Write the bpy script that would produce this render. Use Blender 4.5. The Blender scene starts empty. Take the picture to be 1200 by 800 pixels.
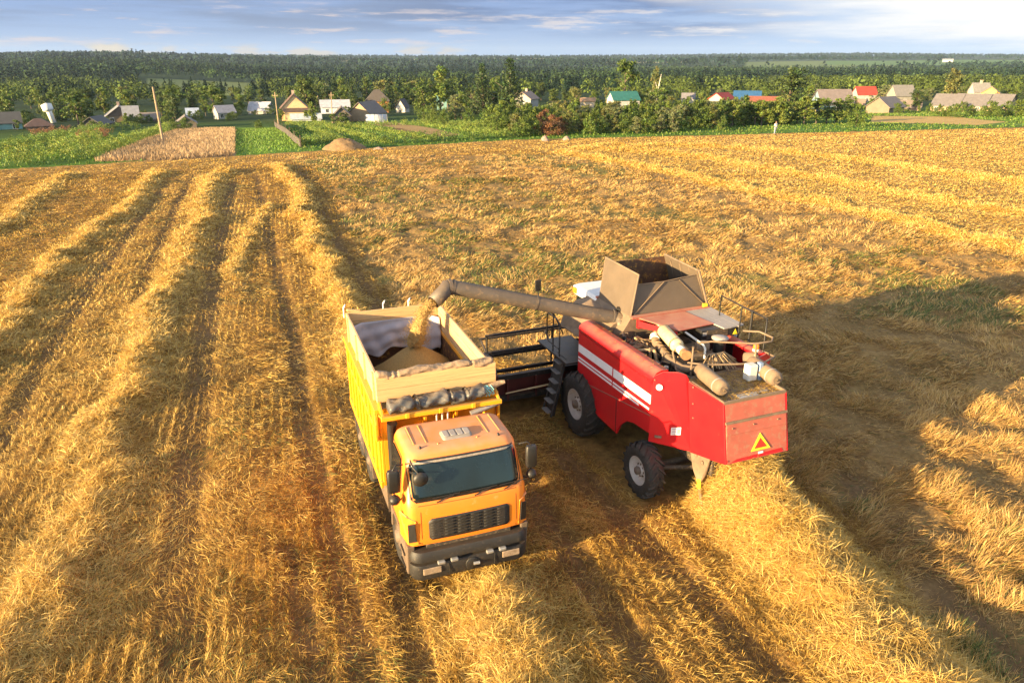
import bpy, math, random, re
import numpy as np
from mathutils import Vector, Matrix
random.seed(7); rng = np.random.default_rng(11)
sc = bpy.context.scene; COL = sc.collection
PI = math.pi
# ------------------------------------------------------------------ camera model
F, H, YH = 860.0, 9.8, 68.0
PITCH = math.atan((400-YH)/F); CP, SP = math.cos(PITCH), math.sin(PITCH)
cam_d = bpy.data.cameras.new('camera'); cam = bpy.data.objects.new('camera', cam_d); COL.objects.link(cam)
cam.location = (0, 0, H); cam.rotation_euler = (PI/2-PITCH, 0, 0)
cam_d.sensor_width = 36; cam_d.lens = 36*F/1200; cam_d.clip_end = 20000; cam_d.clip_start = 0.1
sc.camera = cam
def ray(u, v):
    x = (u-600)/F; y = (400-v)/F
    return np.array([x, CP+y*SP, -SP+y*CP])
def gz(u, v, z=0.0):
    d = ray(u, v); t = (z-H)/d[2]; return d[0]*t, d[1]*t
def gpoly(px, z=0.0):
    return np.array([gz(u, v, z) for u, v in px])
# ------------------------------------------------------------------ noise
def vnoise(x, y, seed=0):
    x = np.asarray(x, float); y = np.asarray(y, float)
    xi = np.floor(x).astype(np.int64); yi = np.floor(y).astype(np.int64)
    fx = x-xi; fy = y-yi; fx = fx*fx*(3-2*fx); fy = fy*fy*(3-2*fy)
    def h(a, b):
        n = (a*374761393 + b*668265263 + seed*974634777) & 0xffffffff
        n = ((n ^ (n >> 13))*1274126177) & 0xffffffff
        return ((n ^ (n >> 16)) & 0xffff)/65535.0
    return (h(xi, yi)*(1-fx)+h(xi+1, yi)*fx)*(1-fy)+(h(xi, yi+1)*(1-fx)+h(xi+1, yi+1)*fx)*fy
def fbm(x, y, seed=0, o=4):
    s = 0; a = .5; n = 0
    for i in range(o):
        s = s+a*vnoise(x*2**i+17.3*i, y*2**i-9.1*i, seed+i); n += a; a *= .5
    return s/n
def sstep(a, b, x):
    t = np.clip((np.asarray(x, float)-a)/(b-a), 0, 1); return t*t*(3-2*t)
def pdist(x, y, poly, reach=3.0):
    """distance to a polyline (far away: 99), signed side, arclength, local direction"""
    lo, hi = np.min(poly, 0)-reach, np.max(poly, 0)+reach; m = (x > lo[0]) & (x < hi[0]) & (y > lo[1]) & (y < hi[1])
    if m.sum() < len(x)*.98:
        r = [np.full(x.shape, 99.), np.zeros(x.shape), np.zeros(x.shape), np.ones(x.shape), np.zeros(x.shape)]
        if m.any():
            for a, b in zip(r, pdist(x[m], y[m], poly, 1e9)): a[m] = b
        return r
    best = np.full(x.shape, 1e9); side = np.zeros(x.shape); arc = np.zeros(x.shape); dx = np.ones(x.shape); dy = np.zeros(x.shape); L0 = 0
    for (ax, ay), (bx, by) in zip(poly[:-1], poly[1:]):
        ex, ey = bx-ax, by-ay; L = math.hypot(ex, ey)+1e-9; ex /= L; ey /= L
        t = np.clip((x-ax)*ex+(y-ay)*ey, 0, L)
        qx = x-ax-t*ex; qy = y-ay-t*ey; d = np.hypot(qx, qy); m = d < best
        best = np.where(m, d, best); side = np.where(m, ex*(y-ay)-ey*(x-ax), side); arc = np.where(m, L0+t, arc)
        dx = np.where(m, ex, dx); dy = np.where(m, ey, dy); L0 += L
    return best, side, arc, dx, dy
def inpoly(x, y, poly):
    c = np.zeros(x.shape, bool); n = len(poly); j = n-1
    for i in range(n):
        xi, yi = poly[i]; xj, yj = poly[j]
        m = ((yi > y) != (yj > y)) & (x < (xj-xi)*(y-yi)/(yj-yi+1e-12)+xi)
        c ^= m; j = i
    return c
def smooth(poly, n=4):
    p = np.array(poly, float)
    for _ in range(n):
        q = np.empty((2*len(p)-2+2, 2)); q[0] = p[0]; q[-1] = p[-1]
        q[1:-1:2] = p[:-1]*.75+p[1:]*.25; q[2:-1:2] = p[:-1]*.25+p[1:]*.75; p = q
    return p
# ------------------------------------------------------------------ terrain
def yedge(x):
    x = np.asarray(x, float)
    return np.where(x < -47.8, 69.6+.55*(x+47.8), np.where(x < 0, 96+x*.552, 96+x*.236))
def terrain(x, y):
    x = np.asarray(x, float); y = np.asarray(y, float)
    s = y-yedge(x)
    z = -.5*sstep(3, 25, s)-3.3*sstep(10, 110, s)-3.0*sstep(100, 220, s)-5.0*sstep(200, 450, s)-4.5*sstep(430, 850, s)
    far = sstep(1050, 2000, y)*10.5+sstep(1800, 4200, y)*13
    az = x/np.maximum(y, 1)
    hump = sstep(430, 760, y)*7*np.exp(-((az+.52)/.17)**2)+sstep(700, 1200, y)*8*np.exp(-((az+.6)/.2)**2)
    return z+far+hump+(fbm(x*.0008, y*.0017, 5, 3)-.5)*26*sstep(1000, 1900, y)+sstep(1380, 2050, y)*9*np.exp(-((az-.52)/.26)**2)
def T(x, y): return float(terrain(np.array([x]), np.array([y]))[0])
def hit(u, v):
    """where a line of sight meets the terrain (design aid: gives a ground position)"""
    d = ray(u, v); d = d/d[1]
    ys = np.concatenate([np.arange(20, 420, .5), np.arange(420, 4000, 5)])
    xs = d[0]*ys; zs = H+d[2]*ys; k = np.nonzero(zs <= terrain(xs, ys))[0]
    y = ys[k[0]] if len(k) else 3500.0
    return float(d[0]*y), float(y), T(d[0]*y, y)
# ------------------------------------------------------------------ materials
def nmat(name): 
    m = bpy.data.materials.new(name); m.use_nodes = True; nt = m.node_tree; b = nt.nodes['Principled BSDF']; return m, nt, b
def mat(name, col, rough=.6, metal=0.0, var=.15, scale=6.0, bump=0.0, dust=0.0, dustmin=.08, dustcol=(.31, .205, .115), spec=.5, coat=0.0, wear=None, wear_amt=.0, stretch=None, bscale=None):
    m, nt, b = nmat(name); N = nt.nodes; L = nt.links
    tc = N.new('ShaderNodeTexCoord'); co = tc.outputs['Object']
    if stretch:
        mp = N.new('ShaderNodeMapping'); mp.inputs['Scale'].default_value = stretch; L.new(co, mp.inputs['Vector']); co = mp.outputs[0]
    nz = N.new('ShaderNodeTexNoise'); nz.inputs['Scale'].default_value = scale; nz.inputs['Detail'].default_value = 6; nz.inputs['Roughness'].default_value = .65
    L.new(co, nz.inputs['Vector'])
    rp = N.new('ShaderNodeValToRGB'); rp.color_ramp.elements[0].position = .3; rp.color_ramp.elements[1].position = .7
    rp.color_ramp.elements[0].color = (*[c*(1-var) for c in col], 1); rp.color_ramp.elements[1].color = (*[min(1, c*(1+var)) for c in col], 1)
    L.new(nz.outputs['Fac'], rp.inputs['Fac']); out = rp.outputs['Color']
    if wear is not None:
        n2 = N.new('ShaderNodeTexNoise'); n2.inputs['Scale'].default_value = scale*2.3; n2.inputs['Detail'].default_value = 8; n2.inputs['Roughness'].default_value = .75; L.new(co, n2.inputs['Vector'])
        r2 = N.new('ShaderNodeValToRGB'); r2.color_ramp.elements[0].position = .62-wear_amt*.3; r2.color_ramp.elements[1].position = .72-wear_amt*.3; L.new(n2.outputs['Fac'], r2.inputs['Fac'])
        mx = N.new('ShaderNodeMixRGB'); mx.inputs['Color2'].default_value = (*wear, 1); L.new(r2.outputs['Color'], mx.inputs['Fac']); L.new(out, mx.inputs['Color1']); out = mx.outputs['Color']
    rsock = None
    if dust > 0:      # settled field dust: lies on faces that point up, thinner with noise
        ge = N.new('ShaderNodeNewGeometry'); sx = N.new('ShaderNodeSeparateXYZ'); L.new(ge.outputs['Normal'], sx.inputs[0])
        mr = N.new('ShaderNodeMapRange'); mr.inputs['From Min'].default_value = .35; mr.inputs['From Max'].default_value = .95; mr.inputs['To Min'].default_value = dustmin; mr.inputs['To Max'].default_value = 1; L.new(sx.outputs['Z'], mr.inputs['Value'])
        n3 = N.new('ShaderNodeTexNoise'); n3.inputs['Scale'].default_value = 3.1; n3.inputs['Detail'].default_value = 7; L.new(tc.outputs['Object'], n3.inputs['Vector'])
        mr2 = N.new('ShaderNodeMapRange'); mr2.inputs['From Min'].default_value = .3; mr2.inputs['From Max'].default_value = .65; mr2.inputs['To Min'].default_value = .45; L.new(n3.outputs['Fac'], mr2.inputs['Value'])
        mu = N.new('ShaderNodeMath'); mu.operation = 'MULTIPLY'; L.new(mr.outputs[0], mu.inputs[0]); L.new(mr2.outputs[0], mu.inputs[1])
        m3 = N.new('ShaderNodeMath'); m3.operation = 'MULTIPLY'; m3.inputs[1].default_value = dust; L.new(mu.outputs[0], m3.inputs[0])
        mx = N.new('ShaderNodeMixRGB'); mx.inputs['Color2'].default_value = (*dustcol, 1); L.new(m3.outputs[0], mx.inputs['Fac']); L.new(out, mx.inputs['Color1']); out = mx.outputs['Color']
        rr = N.new('ShaderNodeMapRange'); rr.inputs['To Min'].default_value = rough; rr.inputs['To Max'].default_value = .9; L.new(m3.outputs[0], rr.inputs['Value']); rsock = rr.outputs[0]
    L.new(out, b.inputs['Base Color'])
    b.inputs['Metallic'].default_value = metal; b.inputs['Specular IOR Level'].default_value = spec
    if coat: b.inputs['Coat Weight'].default_value = coat; b.inputs['Coat Roughness'].default_value = .15
    if rsock: L.new(rsock, b.inputs['Roughness'])
    else:
        rr = N.new('ShaderNodeMapRange'); rr.inputs['To Min'].default_value = max(0, rough-.12); rr.inputs['To Max'].default_value = min(1, rough+.12); L.new(nz.outputs['Fac'], rr.inputs['Value']); L.new(rr.outputs[0], b.inputs['Roughness'])
    if bump:
        bn = N.new('ShaderNodeTexNoise'); bn.inputs['Scale'].default_value = bscale or scale*3; bn.inputs['Detail'].default_value = 5; L.new(co, bn.inputs['Vector'])
        bp = N.new('ShaderNodeBump'); bp.inputs['Strength'].default_value = bump; bp.inputs['Distance'].default_value = .03; L.new(bn.outputs['Fac'], bp.inputs['Height']); L.new(bp.outputs[0], b.inputs['Normal'])
    return m
def vcol_mat(name, rough=.75, trans=0.0, spec=.3, noise=None, bump=0.0):
    """base colour comes from the 'tone' attribute: the own colour of each straw, leaf or patch of soil; windrow cores and far woods also carry painted shade"""
    m, nt, b = nmat(name); N = nt.nodes; L = nt.links
    at = N.new('ShaderNodeAttribute'); at.attribute_name = 'tone'; out = at.outputs['Color']
    if noise:
        tc = N.new('ShaderNodeTexCoord'); nz = N.new('ShaderNodeTexNoise'); nz.inputs['Scale'].default_value = noise[0]; nz.inputs['Detail'].default_value = 8; nz.inputs['Roughness'].default_value = .7; L.new(tc.outputs['Object'], nz.inputs['Vector'])
        mr = N.new('ShaderNodeMapRange'); mr.inputs['From Min'].default_value = .25; mr.inputs['From Max'].default_value = .75; mr.inputs['To Min'].default_value = 1-noise[1]; mr.inputs['To Max'].default_value = 1+noise[1]; L.new(nz.outputs['Fac'], mr.inputs['Value'])
        vm = N.new('ShaderNodeVectorMath'); vm.operation = 'SCALE'; L.new(out, vm.inputs[0]); L.new(mr.outputs[0], vm.inputs['Scale']); out = vm.outputs[0]
        if bump:
            bp = N.new('ShaderNodeBump'); bp.inputs['Strength'].default_value = bump; bp.inputs['Distance'].default_value = .06; L.new(nz.outputs['Fac'], bp.inputs['Height']); L.new(bp.outputs[0], b.inputs['Normal'])
    L.new(out, b.inputs['Base Color']); b.inputs['Roughness'].default_value = rough; b.inputs['Specular IOR Level'].default_value = spec
    if trans:
        tr = N.new('ShaderNodeBsdfTranslucent'); L.new(out, tr.inputs['Color']); mx = N.new('ShaderNodeMixShader'); mx.inputs[0].default_value = trans
        L.new(b.outputs[0], mx.inputs[1]); L.new(tr.outputs[0], mx.inputs[2]); L.new(mx.outputs[0], N['Material Output'].inputs['Surface'])
    return m
# ------------------------------------------------------------------ objects
def tag(o, label=None, cat=None, group=None, kind=None):
    if label: o['label'] = label
    if cat: o['category'] = cat
    if group: o['group'] = group
    if kind: o['kind'] = kind
    return o
def empty(name, loc=(0, 0, 0), rz=0, label=None, cat=None, group=None, size=.5):
    o = bpy.data.objects.new(name, None); COL.objects.link(o); o.location = loc; o.rotation_euler = (0, 0, rz); o.empty_display_size = size
    return tag(o, label, cat, group)
KIDS = {}
def link(name, me, parent=None):
    o = bpy.data.objects.new(name, me); COL.objects.link(o)
    if parent is not None: o.parent = parent; KIDS.setdefault(parent.name, []).append(o)
    return o
def np_mesh(name, V, Q, tone=None, material=None, smooth_=False, T3=None):
    """mesh from arrays: V (n,3), Q (m,4) quads, T3 (k,3) triangles, tone (n,3)"""
    me = bpy.data.meshes.new(name); Q = np.zeros((0, 4), int) if Q is None else np.asarray(Q); T3 = np.zeros((0, 3), int) if T3 is None else np.asarray(T3)
    nl = Q.size+T3.size; npoly = len(Q)+len(T3)
    me.vertices.add(len(V)); me.vertices.foreach_set('co', np.asarray(V, np.float32).ravel())
    me.loops.add(nl); me.loops.foreach_set('vertex_index', np.concatenate([Q.ravel(), T3.ravel()]).astype(np.int32))
    me.polygons.add(npoly)
    st = np.concatenate([np.arange(len(Q))*4, Q.size+np.arange(len(T3))*3]).astype(np.int32)
    me.polygons.foreach_set('loop_start', st)
    if smooth_: me.polygons.foreach_set('use_smooth', np.ones(npoly, bool))
    else: me.polygons.foreach_set('use_smooth', np.zeros(npoly, bool))
    if tone is not None:
        a = me.attributes.new('tone', 'FLOAT_COLOR', 'POINT'); c = np.ones((len(V), 4), np.float32); c[:, :3] = tone; a.data.foreach_set('color', c.ravel())
    me.update(calc_edges=True)
    if material: me.materials.append(material)
    return me
class MB:
    """collects shapes, then links them as one mesh object"""
    def __init__(s): s.v = []; s.f = []; s.sm = []; s.mi = []; s.cur = 0
    def add(s, vs, fs, sm=False):
        o = len(s.v); s.v += [tuple(v) for v in vs]; s.f += [tuple(i+o for i in f) for f in fs]; s.sm += [sm]*len(fs); s.mi += [s.cur]*len(fs); return s
    def box(s, c, d, rot=None, taper=None):
        cx, cy, cz = c; hx, hy, hz = d[0]/2, d[1]/2, d[2]/2; tx, ty = taper or (1, 1)
        vs = [Vector((x*hx*(tx if z > 0 else 1), y*hy*(ty if z > 0 else 1), z*hz)) for z in (-1, 1) for x, y in ((-1, -1), (1, -1), (1, 1), (-1, 1))]
        if rot is not None: vs = [rot @ v for v in vs]
        return s.add([v+Vector(c) for v in vs], [(3, 2, 1, 0), (4, 5, 6, 7), (0, 1, 5, 4), (1, 2, 6, 5), (2, 3, 7, 6), (3, 0, 4, 7)])
    def bb(s, x0, x1, y0, y1, z0, z1): return s.box(((x0+x1)/2, (y0+y1)/2, (z0+z1)/2), (abs(x1-x0), abs(y1-y0), abs(z1-z0)))
    def tube(s, path, r, n=10, cap=True, sm=True):
        P = [Vector(p) for p in path]; rs = r if isinstance(r, (list, tuple)) else [r]*len(P); rings = []; up = None
        for i, p in enumerate(P):
            d = (P[min(i+1, len(P)-1)]-P[max(i-1, 0)]).normalized()
            if up is None: up = Vector((0, 0, 1)) if abs(d.z) < .9 else Vector((1, 0, 0))
            a = d.cross(up); a = a.normalized() if a.length > 1e-5 else d.orthogonal().normalized(); b = a.cross(d).normalized(); up = b
            rings.append([p+a*math.cos(t*2*PI/n)*rs[i]+b*math.sin(t*2*PI/n)*rs[i] for t in range(n)])
        vs = [v for R in rings for v in R]; fs = [(i*n+j, i*n+(j+1) % n, (i+1)*n+(j+1) % n, (i+1)*n+j) for i in range(len(P)-1) for j in range(n)]
        s.add(vs, fs, sm)
        if cap: s.add(rings[0], [tuple(range(n-1, -1, -1))]); s.add(rings[-1], [tuple(range(n))])
        return s
    def cyl(s, a, b, r, n=20, sm=True): return s.tube([a, b], r, n, True, sm)
    def lathe(s, prof, c, axis='x', n=32, sm=True):
        """prof: (radius, along axis) pairs"""
        vs = []
        for r, t in prof:
            for k in range(n):
                a = 2*PI*k/n; p, q = r*math.cos(a), r*math.sin(a)
                v = {'x': (t, p, q), 'y': (p, t, q), 'z': (p, q, t)}[axis]; vs.append((v[0]+c[0], v[1]+c[1], v[2]+c[2]))
        m = len(prof); return s.add(vs, [(i*n+j, i*n+(j+1) % n, (i+1)*n+(j+1) % n, (i+1)*n+j) for i in range(m-1) for j in range(n)], sm)
    def prism(s, poly, axis, t0, t1, sm=False):
        """extrude a 2-D outline along an axis: x -> (y,z), y -> (x,z), z -> (x,y)"""
        def P(a, b, t): return {'x': (t, a, b), 'y': (a, t, b), 'z': (a, b, t)}[axis]
        n = len(poly); vs = [P(a, b, t0) for a, b in poly]+[P(a, b, t1) for a, b in poly]
        return s.add(vs, [tuple(range(n-1, -1, -1)), tuple(range(n, 2*n))]+[(i, (i+1) % n, n+(i+1) % n, n+i) for i in range(n)], sm)
    def slab(s, quad, t, direction=None):
        """a sheet with thickness from 3+ corner points"""
        Q = [Vector(q) for q in quad]; n = (Q[1]-Q[0]).cross(Q[2]-Q[0]).normalized() if direction is None else Vector(direction).normalized(); k = len(Q)
        vs = Q+[q-n*t for q in Q]; return s.add(vs, [tuple(range(k)), tuple(range(2*k-1, k-1, -1))]+[(i, i+k, (i+1) % k+k, (i+1) % k) for i in range(k)])
    def loft(s, rings, sm=True, capb=True, capt=True):
        n = len(rings[0]); vs = [v for R in rings for v in R]
        s.add(vs, [(i*n+j, i*n+(j+1) % n, (i+1)*n+(j+1) % n, (i+1)*n+j) for i in range(len(rings)-1) for j in range(n)], sm)
        if capb: s.add(rings[0], [tuple(range(n-1, -1, -1))])
        if capt: s.add(rings[-1], [tuple(range(n))])
        return s
    def ball(s, c, r, n=12, m=8, sc_=(1, 1, 1)):
        return s.lathe([(max(1e-4, math.sin(PI*i/m))*r*sc_[0], -math.cos(PI*i/m)*r*sc_[2]) for i in range(m+1)], c, 'z', n)
    def build(s, name, material, parent=None, bevel=0.0, seg=2):
        me = bpy.data.meshes.new(name); me.from_pydata(s.v, [], s.f); me.polygons.foreach_set('use_smooth', s.sm)
        for mm in (material if isinstance(material, (list, tuple)) else [material]): me.materials.append(mm)
        me.polygons.foreach_set('material_index', s.mi); me.update()
        import bmesh
        bm = bmesh.new(); bm.from_mesh(me); bmesh.ops.recalc_face_normals(bm, faces=bm.faces[:]); bm.to_mesh(me); bm.free()
        o = link(name, me, parent)
        if bevel:
            b = o.modifiers.new('bevel', 'BEVEL'); b.width = bevel; b.segments = seg; b.limit_method = 'ANGLE'; b.angle_limit = math.radians(40)
        return o
def copy_tree(o, loc=None, rz=None, parent=None, scale=None):
    c = o.copy(); COL.objects.link(c)
    if parent is not None: c.parent = parent
    if loc is not None: c.location = loc
    if rz is not None: c.rotation_euler = (0, 0, rz)
    if scale is not None: c.scale = scale
    for ch in KIDS.get(o.name, []):
        k = copy_tree(ch, parent=c); KIDS.setdefault(c.name, []).append(k)
    return c
def rrect(hx, y0, y1, r, n=5, z=0.0, bow=0.0):
    """rounded rectangle ring in plan, front at y0, the front face bowed forward"""
    pts = []
    for cx, cy, a0 in ((hx-r, y0+r, -90), (hx-r, y1-r, 0), (-hx+r, y1-r, 90), (-hx+r, y0+r, 180)):
        for k in range(n+1):
            a = math.radians(a0+90*k/n); x = cx+r*math.cos(a); y = cy+r*math.sin(a)
            if y < (y0+y1)/2: y -= bow*(1-(x/hx)**2)
            pts.append((x, y, z))
    return pts
# ================================================================== materials of the vehicles
DUST = (.50, .34, .19)
M_cab = mat('orange_cab_paint', (.80, .215, .010), .36, dustmin=.09, var=.06, scale=2, dust=.8, dustcol=(.55, .30, .18), coat=.15, wear=(.62, .30, .08), wear_amt=.1)
M_body = mat('yellow_body_paint', (.80, .345, .010), .42, dustmin=.08, var=.06, scale=2.5, dust=.45, dustcol=(.45, .29, .12), wear=(.55, .25, .03), wear_amt=.12)
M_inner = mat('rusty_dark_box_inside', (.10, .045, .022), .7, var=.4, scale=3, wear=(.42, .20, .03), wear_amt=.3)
M_plastic = mat('grey_bumper_plastic', (.018, .016, .0145), .6, var=.3, scale=4, dust=.12, wear=(.06, .045, .032), wear_amt=.2)
M_black = mat('black_plastic', (.014, .013, .012), .5, var=.3, scale=6, dust=.1)
M_rubber = mat('tyre_rubber', (.022, .020, .018), .8, var=.3, scale=7, dust=.35, dustcol=(.13, .09, .055), wear=(.075, .052, .034), wear_amt=.25, bump=.2)
M_rim = mat('pale_rim_paint', (.44, .41, .38), .5, var=.15, scale=5, dust=.35, wear=(.35, .24, .14), wear_amt=.15)
M_rimdark = mat('dusty_dark_rim', (.14, .10, .07), .7, var=.3, scale=5)
M_chassis = mat('dusty_chassis', (.05, .04, .032), .75, var=.4, scale=4, dust=.6, wear=(.22, .15, .09), wear_amt=.35)
M_flap = mat('dusty_mudguard', (.13, .088, .056), .8, var=.25, scale=4)
M_wood = mat('raw_pine_board', (.62, .38, .17), .7, var=.22, scale=3.0, stretch=(.35, 5, 9), bump=.25, wear=(.36, .19, .07), wear_amt=.12)
M_woodside = mat('raw_pine_side_board', (.60, .38, .18), .7, var=.22, scale=3.0, stretch=(5, .35, 9), bump=.25, wear=(.36, .19, .07), wear_amt=.12)
M_tarp = mat('grey_black_tarpaulin', (.075, .078, .08), .42, var=.35, scale=3, dust=.35, wear=(.22, .19, .16), wear_amt=.2, bump=.5, bscale=6)
M_cloth = mat('brown_cloth_roll', (.30, .20, .12), .85, var=.25, scale=5, bump=.6, bscale=14, wear=(.40, .30, .2), wear_amt=.2)
M_liner = mat('white_woven_liner', (.46, .43, .46), .8, var=.1, scale=4, bump=.5, bscale=3)
M_chrome = mat('worn_light_metal', (.36, .34, .32), .45, metal=.5, var=.15)
M_lens = mat('headlamp_lens', (.30, .22, .15), .15, var=.3, scale=8, spec=.9)
M_amber = mat('amber_lens', (.85, .20, .02), .3, var=.1)
M_glass = mat('dark_cab_glass', (.006, .013, .017), .06, var=.3, scale=1.2, spec=.42, dust=.06, dustcol=(.20, .17, .14), wear=(.04, .038, .032), wear_amt=.1)
M_string = mat('blue_green_cord', (.20, .45, .45), .8, var=.4, scale=20)
M_white = mat('white_vinyl', (.78, .76, .74), .5, var=.05, dust=.15)
M_grain = mat('barley_grain', (.46, .29, .095), .85, var=.3, scale=40, bump=.9, bscale=60)
M_red = mat('red_combine_paint', (.52, .005, .012), .40, dustmin=.05, var=.07, scale=2, dust=.66, dustcol=(.42, .20, .12), coat=.12, spec=.4, wear=(.52, .07, .05), wear_amt=.02)
M_redflat = mat('dusty_red_paint', (.40, .095, .06), .6, var=.14, scale=3, dust=.85, dustcol=(.46, .22, .14), wear=(.36, .15, .09), wear_amt=.35)
M_reddark = mat('old_dark_red_paint', (.075, .010, .010), .55, var=.3, scale=3, dust=.4)
M_tan = mat('dust_covered_steel', (.185, .126, .08), .7, var=.28, scale=3, dust=.5, wear=(.12, .09, .065), wear_amt=.3)
M_tank = mat('dust_covered_grain_tank', (.112, .082, .056), .65, var=.16, scale=1.6, dust=.2, wear=(.11, .083, .06), wear_amt=.22)
M_auger = mat('dusty_grey_tube', (.085, .068, .055), .55, var=.25, scale=2.5, dust=.7, dustcol=(.165, .115, .075), wear=(.17, .115, .07), wear_amt=.3)
M_steel = mat('black_header_steel', (.014, .014, .015), .45, var=.4, scale=4, dust=.3, wear=(.10, .07, .05), wear_amt=.2)
M_engine = mat('oily_engine_metal', (.06, .048, .036), .6, var=.5, scale=6, dust=.6, wear=(.25, .17, .1), wear_amt=.3, metal=.2)
M_muffler = mat('cream_muffler', (.66, .50, .27), .55, var=.15, scale=4, dust=.3, wear=(.5, .3, .14), wear_amt=.2)
M_rust = mat('rusty_pipe', (.36, .16, .07), .8, var=.35, scale=8)
M_greyroof = mat('grey_dusty_plate', (.30, .27, .25), .65, var=.15, scale=3, dust=.4, dustcol=(.40, .33, .27))
M_hose = mat('brown_hoses', (.34, .23, .12), .75, var=.4, scale=9)
M_yellow = mat('yellow_mark', (.88, .62, .03), .5, var=.06)
M_blue = mat('blue_grey_label', (.22, .30, .42), .5)
M_cream = mat('white_canister', (.72, .68, .60), .4, var=.1, dust=.3)
# ================================================================== tipper truck
TX, TY, TTH = -.828, 11.98, .349
truck = empty('tipper_truck', (TX, TY, 0), TTH, 'yellow tipper truck with an orange cab and timber extended grain box, under the unloading pipe', 'truck')
# ---- cab: rings of a rounded plan that lean back with height
def cab_ring(z):
    zs = [1.13, 1.25, 1.95, 2.06, 2.80, 2.88, 2.925, 2.945]
    hw = [1.20, 1.22, 1.21, 1.20, 1.10, 1.06, 1.00, .90]
    f = [.03, .0, .02, .08, .34, .40, .50, .64]
    bk = [1.62, 1.62, 1.62, 1.62, 1.60, 1.58, 1.54, 1.44]
    r = [.16, .2, .2, .2, .22, .22, .22, .2]
    return [float(np.interp(z, zs, a)) for a in (hw, f, bk, r)]
cab = MB()
rings = []
for z in (1.13, 1.25, 1.6, 1.95, 2.06, 2.3, 2.55, 2.80, 2.85, 2.88, 2.91, 2.93, 2.945):
    hw, f, bk, r = cab_ring(z); rings.append([(x, y, z) for x, y, _ in rrect(hw, f, bk, r, 6, 0, .05)])
# subdivide the front edge so that the bow shows
def front_y(x, z):
    hw, f, bk, r = cab_ring(z); x = abs(x); y = f if x < hw-r else f+r-math.sqrt(max(0, r*r-(x-hw+r)**2))
    return y-.05*(1-(x/hw)**2)
def ring_fine(z):
    hw, f, bk, r = cab_ring(z); R = rrect(hw, f, bk, r, 6, z, .05)
    return R+[(x, front_y(x, z), z) for x in np.linspace(-hw+r, hw-r, 9)[1:-1]]
cab.loft([ring_fine(z) for z in (1.13, 1.25, 1.6, 1.95, 2.06, 2.3, 2.55, 2.80, 2.85, 2.88, 2.91, 2.93, 2.945)])
cab_o = cab.build('cab', M_cab, truck)
def front_patch(x0, x1, z0, z1, off, mb, nx=10, nz=5, cr=.06, slant=0.0, thick=.02):
    """rounded panel that follows the cab's front; slant shears the lower edge"""
    nxg, nzg = nx, nz; g = []
    for k in range(nzg+1):
        z = z0+(z1-z0)*k/nzg; e = min(z-z0, z1-z); ins = 0 if e >= cr else cr-math.sqrt(max(0, cr*cr-(cr-e)**2))
        tt = (z-z0)/(z1-z0); xa = x0+ins-slant*(1-tt)*-1*0+0; xb = x1-ins
        g.append([(xa+(xb-xa)*i/nxg, z) for i in range(nxg+1)])
    vs = [(x, front_y(x, z)-off, z) for row in g for x, z in row]; n = len(vs)
    vs += [(x, y+thick, z) for x, y, z in vs]; W = nxg+1
    fs = [(k*W+i, k*W+i+1, (k+1)*W+i+1, (k+1)*W+i) for k in range(nzg) for i in range(nxg)]
    ed = [i for i in range(W)]+[k*W+nxg for k in range(1, nzg+1)]+[nzg*W+i for i in range(nxg-1, -1, -1)]+[k*W for k in range(nzg-1, 0, -1)]
    fs += [(ed[i], ed[(i+1) % len(ed)], ed[(i+1) % len(ed)]+n, ed[i]+n) for i in range(len(ed))]
    mb.add(vs, fs, True); return mb
fr = front_patch(-1.10, 1.10, 2.05, 2.80, .008, MB(), 16, 12, .10).build('windscreen_seal', M_black, cab_o)
wsz = front_patch(-1.055, 1.055, 2.095, 2.76, .016, MB(), 16, 12, .08).build('windscreen', M_glass, cab_o)
front_patch(-1.02, 1.02, 2.73, 2.765, .024, MB(), 12, 2, .01).build('sun_strip', mat('dusty_windscreen_top', (.30, .25, .2), .7, var=.4, scale=25), cab_o)
MB().bb(-1.0, 1.0, .16, .42, 1.98, 2.03).build('dashboard', M_black, cab_o)
for x in (-.62, .12, .72):
    w = MB(); w.tube([(x, front_y(x, 2.02)-.03, 2.02), (x+.16, front_y(x+.1, 2.07)-.035, 2.075), (x+.34, front_y(x+.3, 2.10)-.03, 2.10)], .012, 6); w.tube([(x-.08, front_y(x, 2.1)-.03, 2.105), (x+.46, front_y(x+.3, 2.11)-.03, 2.125)], .009, 6)
    w.build('wiper', M_black, cab_o)
g = MB(); front_patch(-.80, .82, 1.24, 1.70, .012, g, 14, 8, .06); grille = g.build('grille', mat('dark_grille', (.022, .018, .015), .6, var=.3, scale=8), cab_o)
g = MB()
for k in range(6):
    z = 1.30+.066*k
    for xa, xb in ((-.50, -.27), (-.24, -.01), (.02, .25), (.28, .52)): front_patch(xa, xb, z, z+.03, .02, g, 3, 1, .003)
g.build('grille_slots', mat('grille_gap', (.008, .007, .006), .8), cab_o)
for xa, xb in ((-.76, -.54), (.56, .78)):
    g = MB()
    for k in range(7): front_patch(xa, xb, 1.28+.058*k, 1.292+.058*k, .017, g, 3, 1, .002)
    g.build('grille_louvres', M_plastic, cab_o)
seam = MB()
for x in (-.94, .96): front_patch(x-.006, x+.006, 1.16, 2.0, .003, seam, 1, 6, .001)
front_patch(-1.1, 1.1, 1.985, 1.995, .003, seam, 16, 1, .001)
seam.build('panel_seam', mat('seam_shadow_gap', (.25, .06, .006), .8), cab_o)
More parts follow.
